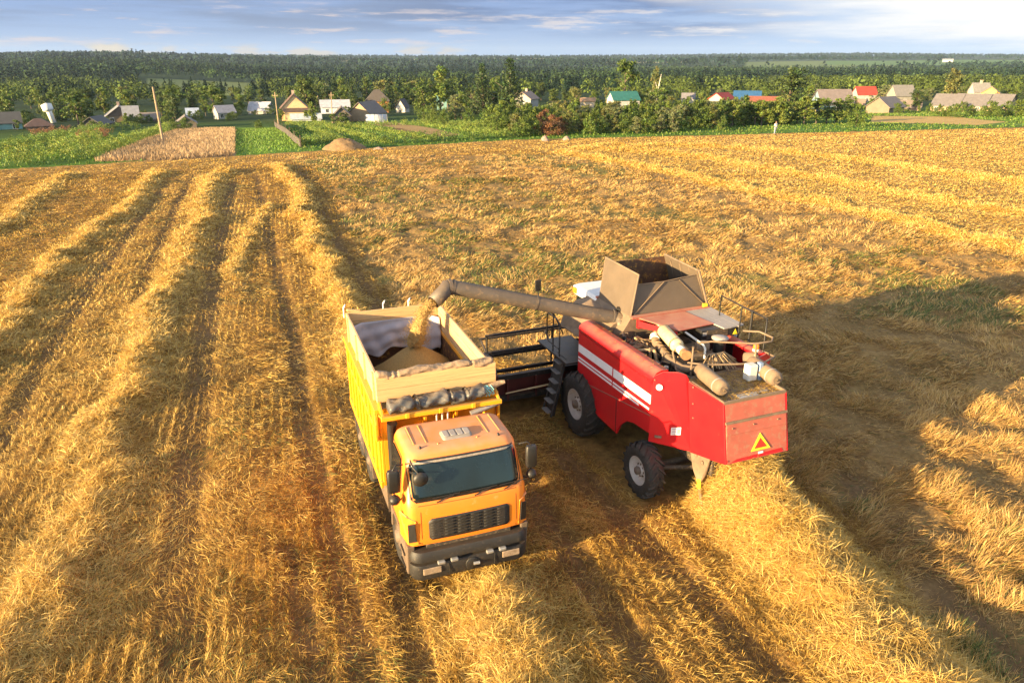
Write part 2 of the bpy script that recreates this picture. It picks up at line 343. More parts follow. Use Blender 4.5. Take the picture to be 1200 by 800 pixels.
for sx in (-1, 1):
    c = MB(); q = [(sx*1.00, .015, 1.16), (sx*1.19, .08, 1.16), (sx*1.27, .40, 1.22), (sx*1.27, .42, 1.74), (sx*1.2, .10, 1.80), (sx*1.03, .02, 1.72)]
    c.loft([[(x-sx*.0, y-.0, z) for x, y, z in q], [(x+sx*.012, y-.035, z+(.02 if z < 1.5 else -.02)) for x, y, z in q]], sm=False)
    co = c.build('corner_fairing', M_cab, cab_o, .015)
    v = MB(); v.slab([(sx*1.05, -.035, 1.26), (sx*1.19, .035, 1.22), (sx*1.19, .03, 1.62), (sx*1.07, -.04, 1.66)][::sx], .02); v.build('corner_vent', M_black, co if False else cab_o)
    # side window and door lines
    def sx_at(z, e=.006): return sx*(cab_ring(z)[0]+e)
    w = MB(); w.slab([(sx_at(2.06), .52, 2.06), (sx_at(2.06), 1.34, 2.06), (sx_at(2.70), 1.34, 2.70), (sx_at(2.70), .66, 2.70)][::-sx], .02); w.build('side_window', M_glass, cab_o)
    d = MB()
    for (y0, z0), (y1, z1) in (((.42, 1.2), (.45, 2.04)), ((1.42, 1.2), (1.42, 2.74)), ((.45, 2.03), (.62, 2.74)), ((.62, 2.74), (1.42, 2.74))): d.tube([(sx_at(z0, 0), y0, z0), (sx_at(z1, 0), y1, z1)], .009, 5)
    d.build('door_seam', M_black, cab_o)
    h = MB(); h.bb(sx*1.215, sx*1.245, 1.16, 1.34, 1.84, 1.88); h.build('door_handle', M_black, cab_o)
    s = MB(); s.prism([(.02, 1.13), (1.6, 1.13), (1.62, .98), (1.66, .62), (1.60, .60), (1.52, .9), (1.36, 1.06), (1.02, 1.08), (.84, .98), (.70, .72), (.62, .44), (.1, .46)], 'x', sx*1.23, sx*1.08); s.build('step_panel', M_flap, cab_o, .02)
    for z in (.52, .82): MB().bb(sx*1.12, sx*1.26, .22, .58, z, z+.035).build('cab_step', M_black, cab_o)
# roof details
h = MB(); h.loft([rrect(.30, .62, .98, .06, 4, 2.935), rrect(.29, .63, .97, .06, 4, 2.985), rrect(.26, .66, .94, .05, 4, 2.995)]); hatch = h.build('roof_hatch', mat('grey_hatch', (.24, .22, .2), .6, var=.12, dust=.4), cab_o)
h = MB()
for i in range(4): h.loft([rrect(.055, .68, .92, .02, 3, 2.992), rrect(.05, .685, .915, .02, 3, 3.004)]); h.v[-24*1:] = h.v[-24*1:]
for j in range(len(h.v)):
    pass
n4 = len(h.v)//4
h.v = [(x-.21+.14*(j//n4), y, z) for j, (x, y, z) in enumerate(h.v)]
h.build('hatch_rib', M_greyroof, hatch)
for x in (-.62, .62, -.86, .86): MB().tube([(x, .66, 2.938), (x, 1.40, 2.942)], .018, 6).build('roof_rib', M_cab, cab_o)
for x in (-.78, .78): MB().tube([(x, .52, 2.91), (x, .52, 2.97)], [.035, .02], 8).build('roof_marker', M_black, cab_o)
for x in (-.42, .36): MB().tube([(x, .56, 2.92), (x, .56, 2.955)], [.03, .015], 8).build('roof_marker', M_cab, cab_o)
# ---- bumper
bp = MB()
bp.loft([rrect(1.16, -.10, .5, .22, 6, .40), rrect(1.19, -.14, .5, .22, 6, .48), rrect(1.19, -.16, .5, .22, 6, .70), rrect(1.19, -.14, .5, .22, 6, .76)])
bp.loft([rrect(1.15, -.05, .5, .2, 6, .76), rrect(1.15, -.05, .5, .2, 6, .83)])
bp.loft([rrect(1.19, -.14, .5, .22, 6, .83), rrect(1.19, -.15, .5, .22, 6, .95), rrect(1.16, -.10, .45, .22, 6, 1.03)])
bump_o = bp.build('bumper', M_plastic, truck)
MB().bb(-.85, .85, .02, .3, 1.0, 1.14).build('bumper_gap', M_engine, bump_o)
for sx in (-1, 1):
    l = MB(); l.box((sx*.80, -.163, .635), (.36, .03, .14)); l.build('headlight', M_lens, bump_o, .03, 3)
    for x in (.36, .62):
        b = MB(); b.box((sx*x, -.17, .79), (.15, .08, .07)); b.build('bumper_bracket', M_chrome, bump_o, .02)
    MB().tube([(sx*.45, -.163, .47), (sx*.47, -.163, .72)], .008, 5).build('bumper_seam', M_black, bump_o)
MB().lathe([(.001, -.01), (.13, -.01), (.14, 0), (.12, .015), (.001, .0)], (0, -.165, .60), 'y', 18).build('tow_socket', M_black, bump_o).scale = (1, 1, 1)
MB().tube([(.02, -.18, .6), (.14, -.19, .6)], .035, 8).build('tow_pin', M_chrome, bump_o)
# ---- mirrors
for sx in (-1, 1):
    m = MB(); y = .30
    m.tube([(sx*1.15, y+.1, 2.72), (sx*1.30, y-.02, 2.80), (sx*1.37, y-.05, 2.72), (sx*1.37, y-.05, 2.05), (sx*1.32, y, 1.98), (sx*1.20, y+.1, 2.0)], .016, 7)
    arm = m.build('mirror_arm', M_black, truck)
    b = MB(); b.loft([rrect(.10, -.05, .05, .045, 4, 2.26), rrect(.115, -.07, .06, .05, 4, 2.30), rrect(.115, -.07, .06, .05, 4, 2.68), rrect(.10, -.05, .05, .045, 4, 2.72)]); b.v = [(x+sx*1.37, yy+y-.05, z) for x, yy, z in b.v]; b.build('wing_mirror', M_black, arm)
    b = MB(); b.ball((sx*1.37, y-.07, 2.10), .11, 12, 8, (1, .6, .9)); b.build('wide_angle_mirror', M_black, arm)
fm = MB(); fm.tube([(-1.02, .33, 2.82), (-1.02, .10, 2.80), (-.92, .02, 2.66)], .016, 7); fm.tube([(-1.06, .28, 2.62), (-.98, .06, 2.64)], .014, 6)
fmo = fm.build('front_mirror_arm', M_black, truck)
b = MB(); b.lathe([(.001, -.05), (.10, -.045), (.145, 0), (.145, .02), (.001, .022)], (-.90, .02, 2.56), 'y', 18); b.build('front_mirror', M_black, fmo)
# ---- chassis, tanks, intake
ch = MB()
for x in (-.42, .42): ch.bb(x-.05, x+.05, .3, 6.6, .72, .98)
for y in (1.7, 2.6, 3.4, 4.2, 5.4, 6.5): ch.bb(-.42, .42, y-.05, y+.05, .76, .94)
for y in (1.28, 4.55, 5.85): ch.cyl((-.9, y, .54), (.9, y, .54), .10, 12)
ch.bb(-.5, .5, .5, 1.9, .55, 1.2)
ch.build('chassis', M_chassis, truck)
ft = MB(); ft.loft([[(x, 2.25, z) for x, z in ((-1.18, .5), (-.6, .5), (-.6, 1.08), (-1.18, 1.08))], [(x, 3.35, z) for x, z in ((-1.18, .5), (-.6, .5), (-.6, 1.08), (-1.18, 1.08))]], sm=False); ft.build('fuel_tank', M_flap, truck, .08, 3)
MB().bb(.62, 1.18, 2.3, 3.2, .5, 1.05).build('battery_box', M_chassis, truck, .04)
ip = MB(); ip.tube([(-1.08, 1.80, 1.3), (-1.08, 1.80, 2.75), (-1.06, 1.78, 2.9)], [.09, .09, .11], 12); ip.build('air_intake', M_black, truck)
ip = MB(); ip.tube([(.62, 1.82, 2.80), (1.02, 1.84, 2.90), (1.30, 1.86, 2.97)], .065, 12); ip.build('silver_pipe', M_chrome, truck)
ip = MB()
for x in (-.10, .02, .14): ip.tube([(x, 1.92, 2.40), (x, 1.90, 2.98)], .018, 6)
ip.build('cab_rear_bars', M_cream, truck)
MB().bb(-.95, .95, 1.70, 2.0, 1.1, 2.45).build('cab_rear_box', M_inner, truck)
# ---- wheels
def truck_wheel(y, sx, dual=False):
    w = 0.58 if dual else .33; R = .54; xo = sx*(1.24 if dual else 1.20); xi = xo-sx*w
    e = empty('wheel', (0, 0, 0)); e.parent = truck; KIDS.setdefault(truck.name, []).append(e)
    t = MB()
    for a, b in (((xo, xo-sx*.27), (xi+sx*.27, xi)) if dual else ((xo, xi),)):
        lo, hi = min(a, b), max(a, b); t.lathe([(.30, lo+.03), (.47, lo), (.525, lo+.03), (R, lo+.06), (R, hi-.06), (.525, hi-.03), (.47, hi), (.30, hi-.03)], (0, y, R), 'x', 36)
    for k in range(24):
        a = 2*PI*k/24; c = (xo+xi)/2; t.box((c, y+(R+.004)*math.cos(a), R+(R+.004)*math.sin(a)), (abs(w)*.8, .05, .03), Matrix.Rotation(a+PI/2, 3, 'X'))
    t.build('tyre', M_rubber, e)
    rm = MB(); rm.lathe([(.30, xo-sx*.03), (.29, xo-sx*.10), (.14, xo-sx*.10), (.13, xo-sx*(-.02 if not dual else .02)), (.06, xo+sx*.03), (.001, xo+sx*.03)], (0, y, R), 'x', 24)
    for k in range(10):
        a = 2*PI*k/10; rm.cyl((xo-sx*.11, y+.20*math.cos(a), R+.20*math.sin(a)), (xo-sx*.075, y+.20*math.cos(a), R+.20*math.sin(a)), .022, 6)
    rm.build('rim', M_rimdark, e)
for sx in (-1, 1):
    truck_wheel(1.28, sx)
    for y in (4.55, 5.85): truck_wheel(y, sx, True)
for sx in (-1, 1):
    for y0, y1 in ((3.85, 3.92), (5.16, 5.24), (6.52, 6.58)): MB().bb(sx*.66, sx*1.24, y0, y1, .42, 1.12).build('mudguard', M_flap, truck)
    MB().bb(sx*.66, sx*1.24, 3.86, 6.58, 1.12, 1.15).build('mudguard', M_flap, truck)
# ---- tipping box: steel shell
L0, L1, ZF, ZS, ZW = 2.18, 6.74, 1.22, 3.05, 3.70
BX = 1.25
st = MB()
for sx in (-1, 1):
    st.bb(sx*(BX-.06), sx*BX, L0, L1, ZF, ZS-.10)
    st.bb(sx*(BX-.10), sx*(BX+.10), L0-.02, L1+.03, ZS-.10, ZS)               # top rail
    st.bb(sx*(BX+.0005), sx*(BX+.05), L0, L1, 2.30, 2.40)
    st.bb(sx*(BX+.0005), sx*(BX+.06), L0, L1, ZF-.05, ZF+.10)
    n = 9
    for k in range(n):
        y = L0+.06+(L1-L0-.2)*k/(n-1); st.prism([(y, ZF+.1), (y+.10, ZF+.1), (y+.10, ZS-.11), (y, ZS-.11)], 'x', sx*(BX+.001), sx*(BX+.05))
st.bb(-BX+.06, BX-.06, L1-.06, L1, ZF, ZS)
st.bb(-BX+.06, BX-.06, L0, L0+.05, ZF, ZS)
st.bb(-BX+.07, BX-.07, L0+.05, L1-.06, ZF, ZF+.06)
steel = st.build('tipping_box', M_body, truck, .008, 1)
lin = MB()
lin.bb(-BX+.061, -BX+.075, L0+.06, L1-.07, ZF+.07, ZS-.01); lin.bb(BX-.075, BX-.061, L0+.06, L1-.07, ZF+.07, ZS-.01); lin.bb(-BX+.08, BX-.08, L1-.075, L1-.061, ZF+.07, ZS-.01)
lin.build('box_inside', M_inner, steel)
# sloping front lip over the cab
lp = MB()
lp.slab([(-BX-.02, L0-.42, ZS+.00), (BX+.02, L0-.42, ZS+.00), (BX+.02, L0+.001, ZS-.12), (-BX-.02, L0+.001, ZS-.12)], .04)
lp.bb(-BX-.03, BX+.03, L0-.47, L0-.40, ZS-.07, ZS+.02)
for x in (-.75, -.05, .65): lp.bb(x-.04, x+.04, L0-.50, L0-.47, ZS-.06, ZS+.05)
for x in (-1.0, -.33, .33, 1.0): lp.prism([(L0-.36, ZS-.08), (L0-.002, ZS-.16), (L0-.002, ZS-.75)], 'x', x-.03, x+.03)
lp.build('front_lip', M_body, steel, .008, 1)
for sx in (-1, 1):
    q = MB(); q.prism([(L0-.42, ZS), (L0, ZS), (L0, ZS+.25)], 'x', sx*(BX+.01), sx*(BX-.03)); q.build('lip_gusset', M_body, steel)
    hk = MB(); hk.prism([(L0-.08, 2.35), (L0+.04, 2.35), (L0+.04, 3.0), (L0-.10, 2.75)], 'x', sx*(BX+.055), sx*(BX+.11)); hk.build('corner_hook', M_body, steel, .01)
# ---- timber extension boards
for sx in (-1, 1):
    w = MB()
    for k in range(3): w.bb(sx*(BX-.075+.003*k), sx*(BX-.025+.003*k), L0-.02+.01*k, L1-.04, ZS+.004+k*.217, ZS+.004+(k+1)*.217-.006)
    bd = w.build('side_boards', M_woodside, truck, .006, 1)
    b2 = MB()
    for y in (L0+.45, L0+1.6, L0+2.75, L1-.5): b2.bb(sx*(BX-.02), sx*(BX+.02), y, y+.09, ZS+.002, ZW-.02)
    b2.build('batten', M_woodside, bd)
w = MB()
for k in range(2): w.bb(-BX-.03, BX+.03, L0-.075+.004*k, L0-.028+.004*k, 3.23+k*.27, 3.23+(k+1)*.27-.006)
w.build('front_board', M_wood, truck, .006, 1)
w = MB()
for k in range(2): w.bb(-BX+.08, BX-.08, L1-.11+.004*k, L1-.06+.004*k, 3.20+k*.255, 3.20+(k+1)*.255-.006)
w.box((-BX+.22, L1-.04, ZW+.03), (.34, .05, .07), Matrix.Rotation(.22, 3, 'Y'))
w.build('rear_board', M_wood, truck, .006, 1)
for x in (-BX-.02, -.25, .42):
    k = MB(); k.tube([(x, L1+.02, ZW-.15), (x, L1+.02, ZW+.12), (x+.05, L1+.0, ZW+.20), (x+.01, L1-.03, ZW+.13)], .018, 6); k.build('tie_strap', M_white, truck)
# ---- liner cloth on the back wall: a hanging sheet with folds
nx, nz = 40, 24; V = []; Q = []
for j in range(nz+1):
    for i in range(nx+1):
        s = i/nx; t = j/nz; x = -1.14+2.28*s; z = 3.42-t*(.85+.10*math.sin(s*9)+.05*math.sin(s*23+1))
        y = L1-.14-.10*t-.05*math.sin(s*14+t*3)*t-.035*math.sin(s*31-t*7)*t-.02*math.sin(t*17+s*5)-(.25*max(0, .12-s)/.12 if s < .12 else 0)-(.3*max(0, s-.9)/.1 if s > .9 else 0)
        V.append((x, y, z))
Q = [(j*(nx+1)+i, j*(nx+1)+i+1, (j+1)*(nx+1)+i+1, (j+1)*(nx+1)+i) for j in range(nz) for i in range(nx)]
lo = MB().add(V, Q, True).build('liner_sheet', M_liner, truck); so = lo.modifiers.new('thickness', 'SOLIDIFY'); so.thickness = .012
lo = MB(); V = []
for j in range(13):
    for i in range(31):
        s = i/30; t = j/12; V.append((-1.155+.05*t+.03*math.sin(s*20+t*4)*t, L1-.2-s*2.1, 3.40-t*(.75-.5*s+.08*math.sin(s*15))))
lo.add(V, [(j*31+i, j*31+i+1, (j+1)*31+i+1, (j+1)*31+i) for j in range(12) for i in range(30)], True)
lo = lo.build('liner_sheet', M_liner, truck); so = lo.modifiers.new('thickness', 'SOLIDIFY'); so.thickness = .012
# ---- rolled covers
def roll(name, x0, x1, y, z, r, m, seed, lump=.25, n=90, ties=(), droop=.0):
    rs = np.random.default_rng(seed); ph = rs.random(6)*6
    rings = []
    for i in range(n+1):
        s = i/n; x = x0+(x1-x0)*s; k = 1+lump*(.5*math.sin(s*13+ph[0])+.35*math.sin(s*31+ph[1])+.15*math.sin(s*70+ph[2]))
        for tx in ties: k *= 1-.38*math.exp(-((s-tx)/.012)**2)
        e = min(1, min(s, 1-s)/.02); rr = r*k*(.35+.65*math.sqrt(e)); ring = []
        for j in range(20):
            a = 2*PI*j/20; q = rr*(1+.13*math.sin(3*a+s*34+ph[3])+.09*math.sin(7*a-s*47+ph[4]))
            ring.append((x, y+q*math.cos(a)*1.05+.02*math.sin(s*11+ph[5]), z+q*math.sin(a)*.85+.02*math.sin(s*17+ph[2])-droop*(s-.5)))
        rings.append(ring)
    return MB().loft(rings).build(name, m, truck)
tr = roll('rolled_tarpaulin', -1.12, .98, L0-.24, ZS+.16, .155, M_tarp, 3, .16, 120, (.27, .62, .78), -.03)
t2 = MB()
for x in (-.55, .18, .52):
    t2.tube([(x+.015*k, L0-.24+.165*math.cos(k*.55), ZS+.165+.15*math.sin(k*.55)) for k in range(12)], .014, 6)
t2.build('tarpaulin_tie', M_black, tr)
t3 = MB(); t3.tube([(.95, L0-.24, ZS+.17), (1.15, L0-.20, ZS+.24), (1.34, L0-.16, ZS+.27), (1.44, L0-.2, ZS+.30)], [.09, .075, .06, .04], 10); t3.build('tarpaulin_end', M_cloth, tr)
t3 = MB()
for k in range(9): t3.tube([(.93+.03*k*.5, L0-.24+.12*math.cos(k*1.3), ZS+.17+.12*math.sin(k*1.3)), (1.0+.02*k, L0-.24+.11*math.cos(k*1.3+1.5), ZS+.18+.11*math.sin(k*1.3+1.5)), (1.05+.02*k, L0-.24+.09*math.cos(k*1.3+2.6), ZS+.18+.09*math.sin(k*1.3+2.6))], .012, 5)
t3.build('cord_wrapping', M_string, tr)
roll('rolled_cloth', -BX-.02, BX+.0, L0+.02, ZW+.09, .095, M_cloth, 8, .12, 110, (.12, .17, .80))
# ================================================================== grain in the box
def tw(x, y, z):
    c, s = math.cos(TTH), math.sin(TTH); return (TX+x*c-y*s, TY+x*s+y*c, z)
AX, AY, AZ = .30, 5.55, 3.02
pv = []; n, m = 56, 30
for j in range(m+1):
    r = 4.2*(j/m)**1.2
    for i in range(n):
        a = 2*PI*i/n; x = AX+r*math.cos(a); y = AY+r*math.sin(a); x = min(max(x, -BX+.085), BX-.085); y = min(max(y, L0+.065), L1-.09)
        d = math.hypot(x-AX, y-AY); z = AZ-.74*(math.sqrt(d*d+.03)-.17)+.10*(float(fbm(np.array([x*3.]), np.array([y*3.]), 3)[0])-.5)+.012*(random.random()-.5)
        pv.append(tw(x, y, max(z, ZF+.09)))
pf = [(j*n+i, j*n+(i+1) % n, (j+1)*n+(i+1) % n, (j+1)*n+i) for j in range(m) for i in range(n)]
pile = MB().add(pv, pf, True).build('grain_pile', M_grain)
tag(pile, 'cone of golden grain heaped inside the timber extended truck box', 'grain', kind='stuff')
# falling stream, thousands of kernels along the throw of the spout
SPX, SPY, SPZ = .72, 5.33, 4.17
N = 26000; t = rng.random(N)**.85
px = SPX+(AX-SPX)*(1.35*t-.35*t*t); py = SPY+(AY-SPY)*t; pz = SPZ+.02+(AZ-SPZ)*(.45*t+.55*t*t)
wid = .12+.15*t+.03*np.sin(t*9)*t; ang = rng.random(N)*2*PI; rr = np.abs(rng.normal(0, .60, N)).clip(0, 2.2)*wid
c0 = np.stack([px+rr*np.cos(ang), py+rr*np.sin(ang), pz+rng.normal(0, .03, N)], 1)
core = MB(); cr = []
for k in range(31):
    t_ = k/30; x = SPX+(AX-SPX)*(1.35*t_-.35*t_*t_); y = SPY+(AY-SPY)*t_; z = SPZ+.03+(AZ-SPZ)*(.45*t_+.55*t_*t_); w_ = .72*(.12+.15*t_+.03*math.sin(t_*9)*t_)
    cr.append([(x+w_*(1+.35*(random.random()-.5))*math.cos(a*PI/8), y+w_*(1+.35*(random.random()-.5))*math.sin(a*PI/8), z+.02*(random.random()-.5)) for a in range(16)])
core.loft(cr)
cv = np.array(core.v); nb = len(cv)
dd = rng.normal(0, 1, (N, 4, 3)); dd /= np.linalg.norm(dd, axis=2, keepdims=True); KV = (c0[:, None, :]+dd*(.007+.011*rng.random((N, 1, 1)))).reshape(-1, 3)
c_, s_ = math.cos(TTH), math.sin(TTH)
allv = np.concatenate([cv, KV]); allv = np.stack([TX+allv[:, 0]*c_-allv[:, 1]*s_, TY+allv[:, 0]*s_+allv[:, 1]*c_, allv[:, 2]], 1)
b4 = nb+np.arange(N)*4; tris = np.concatenate([np.stack([b4+a, b4+b, b4+c], 1) for a, b, c in ((0, 1, 2), (0, 2, 3), (0, 3, 1), (1, 3, 2))])
qd = np.array([f for f in core.f if len(f) == 4])
go = link('falling_grain', np_mesh('falling_grain', allv, qd, None, M_grain, False, tris))
tag(go, 'stream of golden grain pouring from the spout into the truck box', 'grain', kind='stuff')
M_tread = mat('worn_ladder_tread', (.16, .14, .125), .6, var=.3, scale=8)
# ================================================================== combine harvester
# local axes: x = machine's right, y = forward, z up, origin under the front axle; b = -y runs backward
CX, CY, CTH = 3.425, 18.947, .385
comb = empty('combine_harvester', (CX, CY, 0), CTH, 'dusty red combine harvester with open grain tank and white side stripes, unloading beside the truck', 'combine')
def Y(b): return -b
HW = 1.65
# ---- side shields
out = [(-.25, 1.80), (.12, 1.52), (.62, 1.05), (1.0, .96), (1.97, .93), (2.12, 1.24), (2.42, 1.50), (2.75, 1.60), (3.42, 1.66), (3.42, 2.95), (-.25, 2.95)]
def side(sx):
    m = MB(); m.prism([(Y(b), z) for b, z in out], 'x', sx*HW, sx*(HW-.06))
    o = m.build('side_shield', M_red, comb, .012, 2)
    t = MB(); n = 8; prof = [(HW+.012, 2.93), (HW+.015, 3.0), (HW-.02, 3.10), (HW-.10, 3.18), (HW-.22, 3.215), (HW-.40, 3.20), (HW-.40, 3.12), (HW-.06, 3.02), (HW-.06, 2.93)]
    def rg(b, k, dz): return [(sx*(HW-.2+(x-HW+.2)*k), Y(b), 2.93+(z-2.93)*k+dz) for x, z in prof]
    t.loft([rg(-.33, .55, .0), rg(-.30, .85, 0), rg(-.22, 1, 0), rg(1.5, 1, .0), rg(3.42, 1, .0)], sm=True); t.build('top_moulding', M_red, o)
    l = MB()
    l.tube([(sx*(HW+.003), Y(.35), 1.62), (sx*(HW+.003), Y(1.92), 1.88), (sx*(HW+.003), Y(3.42), 2.12)], .010, 5)
    l.build('shield_seam', M_tan, o)
    l = MB(); l.tube([(sx*(HW+.003), Y(1.93), .95), (sx*(HW+.003), Y(1.90), 1.9)], .012, 5); l.build('shield_seam', M_reddark, o)
    for b, z in ((.55, 1.50), (1.85, 1.74), (3.15, 1.88), (1.1, 1.32), (1.7, 1.05)):
        k = MB(); k.lathe([(.001, .012), (.028, .010), (.034, 0)], (sx*HW, Y(b), z), 'x', 10); k.v = [(sx*abs(x) if True else x, y, z) for x, y, z in k.v]; k.build('shield_latch', M_redflat, o)
    # white stripes, one broad and two thin, broken at the panel gap
    for nm, z0, z1, zr0, zr1, be in (('white_stripe', 2.36, 2.58, 2.40, 2.63, 3.40), ('white_stripe', 2.175, 2.225, 2.235, 2.285, 3.36), ('white_stripe', 2.08, 2.13, 2.15, 2.20, 2.92)):
        for b0, b1 in ((-.22, 1.62), (1.68, be)):
            f = lambda b, a0, a1: a0+(a1-a0)*(b+.22)/3.62
            m = MB(); m.slab([(sx*(HW+.006), Y(b0), f(b0, z0, zr0)), (sx*(HW+.006), Y(b1), f(b1, z0, zr0)), (sx*(HW+.006), Y(b1), f(b1, z1, zr1)), (sx*(HW+.006), Y(b0), f(b0, z1, zr1))], .008, (sx, 0, 0)); m.build(nm, M_white, o)
    return o
sL = side(-1); sR = side(1)
# ---- angled rear corner panels and hood
for sx in (-1, 1):
    m = MB(); m.slab([(sx*HW, Y(3.42), 1.45), (sx*.86, Y(4.05), 1.33), (sx*.88, Y(3.72), 3.02), (sx*.96, Y(3.70), 3.14), (sx*1.12, Y(3.62), 3.20), (sx*1.45, Y(3.50), 3.21), (sx*(HW-.01), Y(3.42), 3.10)][::-sx], .05)
    o = m.build('rear_corner_panel', M_red, comb, .012, 2)
    if sx < 0:
        d = Vector((.79, -.63, 0)).normalized(); nrm = Vector((-.63, -.79, 0)).normalized()
        def on(s, z, e=.008): p = Vector((-HW, Y(3.42), 0))+d*s+nrm*e; return Vector((p.x, p.y, z))
        c = MB(); c.add([on(.16+.075*math.cos(a*PI/10), 2.86+.075*math.sin(a*PI/10), .022) for a in range(20)]+[on(.16+.075*math.cos(a*PI/10), 2.86+.075*math.sin(a*PI/10), .002) for a in range(20)], [tuple(range(20)), tuple(range(39, 19, -1))]+[(i, (i+1) % 20, 20+(i+1) % 20, 20+i) for i in range(20)]); cs = c.build('round_speed_sign', M_white, o)
        def text(body, size, s, z, parent, name, m_, ex=.002):
            cu = bpy.data.curves.new(name, 'FONT'); cu.body = body; cu.size = size; cu.align_x = 'CENTER'; cu.align_y = 'CENTER'; cu.extrude = ex
            to = bpy.data.objects.new('tmp', cu); COL.objects.link(to); dg = bpy.context.evaluated_depsgraph_get(); me = bpy.data.meshes.new_from_object(to.evaluated_get(dg)); bpy.data.objects.remove(to)
            me.materials.clear(); me.materials.append(m_); r = link(name, me, parent); zax = -nrm*-1; xax = d; yax = Vector((0, 0, 1))
            M = Matrix((( xax.x, yax.x, nrm.x, 0), (xax.y, yax.y, nrm.y, 0), (xax.z, yax.z, nrm.z, 0), (0, 0, 0, 1))); p = on(s, z, .025); M.translation = p; r.matrix_local = M; return r
        text('20', .085, .16, 2.86, cs, 'sign_digits', M_black)
        p = MB(); p.slab([on(.50, 1.70, .02), on(.72, 1.74, .02), on(.72, 1.93, .02), on(.50, 1.89, .02)], .01); pl = p.build('white_data_plate', M_white, o)
        q = MB()
        for k in range(4): q.slab([on(.52+.0*k, 1.735+.04*k, .026), on(.60+.02*(k % 2), 1.745+.04*k, .026), on(.60+.02*(k % 2), 1.757+.04*k, .026), on(.52, 1.747+.04*k, .026)], .004)
        q.slab([on(.64, 1.76, .026), on(.70, 1.77, .026), on(.70, 1.88, .026), on(.64, 1.87, .026)], .004); q.build('data_plate_lines', mat('grey_print', (.3, .25, .22), .7), pl)
        h = MB(); h.box(on(.22, 1.62, .03), (.16, .06, .05), Matrix.Rotation(-.67, 3, 'Z')); h.build('panel_handle', M_tan, o, .01)
        bl = MB()
        for s, z in ((.05, 3.02), (.9, 3.0), (.05, 2.3), (.92, 2.55), (.95, 2.2), (.97, 1.8)): bl.ball(on(s, z, .0), .018, 6, 4)
        for k, bolt in enumerate(((.05, 3.02), (.9, 2.95), (.93, 2.55), (.96, 2.2), (.99, 1.8))):
            z_ = MB(); z_.ball(on(bolt[0], bolt[1], .0), .02, 8, 5); z_.build('panel_bolt', M_tan, o)
HR, BB0, BB1 = .80, 4.92, 5.22       # hood rear: top at BB0, foot at BB1
for sx in (-1, 1):
    m = MB(); m.slab([(sx*.86, Y(3.72), 2.98), (sx*HR, Y(BB0), 2.96), (sx*HR, Y(BB1), 1.62), (sx*.86, Y(4.05), 1.33)][::-sx], .05); o = m.build('hood_side', M_red, comb, .01)
    s = MB(); s.tube([(sx*.865, Y(3.9), 2.42), (sx*(HR+.006), Y(BB0+.12), 2.50)], .014, 5); s.build('hood_seam', M_tan, o)
    s = MB(); s.tube([(sx*.86, Y(4.05), 1.40), (sx*(HR+.004), Y(BB1), 1.70)], .018, 5); s.build('hood_seam', M_red, o)
    s = MB(); s.tube([(sx*.87, Y(3.74), 3.0), (sx*.865, Y(4.06), 1.36)], .014, 5); s.build('hood_edge', M_tan, o)
    if sx < 0:
        k = MB(); k.box((-HR-.012, Y(BB1-.09), 1.80), (.02, .07, .07)); k.build('hood_reflector', M_amber, o, .01)
def hood_b(z): return BB0+(BB1-BB0)*(2.96-z)/1.34
m = MB()
def hp(x, z, e): return (x, Y(hood_b(z)+e), z)
m.slab([hp(-HR, 2.53, .0), hp(HR, 2.53, .0), hp(HR, 2.96, .0), hp(-HR, 2.96, .0)], .05); m.build('hood_rear_upper', M_redflat, comb, .01)
m = MB(); m.slab([hp(-HR-.01, 1.62, .0), hp(HR+.01, 1.62, .0), hp(HR+.01, 2.44, .02), hp(-HR-.01, 2.44, .02)], .05); m.slab([hp(-HR, 2.25, .03), hp(HR, 2.25, .03), hp(HR, 2.50, .025), hp(-HR, 2.50, .025)], .03); hr = m.build('hood_rear_lower', M_redflat, comb, .008)
m = MB(); m.slab([hp(-HR-.02, 2.50, .045), hp(HR+.02, 2.50, .045), hp(HR+.02, 2.55, .045), hp(-HR-.02, 2.55, .045)], .06); m.build('hood_ledge', M_tan, hr)
m = MB(); m.slab([hp(-.74, 1.64, .008), hp(.70, 1.64, .008), hp(.66, 1.73, .008), hp(-.55, 1.70, .008)], .004); m.build('clean_paint_strip', M_red, hr)
tri = [(.08, 2.17), (-.18, 1.80), (.34, 1.80)]; tin = [(.08, 2.07), (-.10, 1.845), (.26, 1.845)]
m = MB(); V = [hp(x, z, .028) for x, z in tri]+[hp(x, z, .028) for x, z in tin]; V += [(x, y+.012, z) for x, y, z in V]
m.add(V, [(0, 1, 4, 3), (1, 2, 5, 4), (2, 0, 3, 5), (0, 6, 7, 1), (1, 7, 8, 2), (2, 8, 6, 0), (3, 4, 10, 9), (4, 5, 11, 10), (5, 3, 9, 11)]); tr_ = m.build('warning_triangle', M_yellow, hr)
m = MB(); m.slab([hp(x, z, .020) for x, z in tin], .006); m.build('triangle_centre', mat('red_reflector', (.55, .03, .015), .45), tr_)
m = MB(); m.slab([hp(.02, 1.71, .014), hp(.15, 1.71, .014), hp(.15, 1.76, .014), hp(.02, 1.76, .014)], .006); m.build('small_white_label', M_white, hr)
for x in (-.66, -.1, .55):
    k = MB(); k.ball(hp(x, 2.40, .04), .018, 8, 5); k.build('hood_bolt', M_tan, hr)
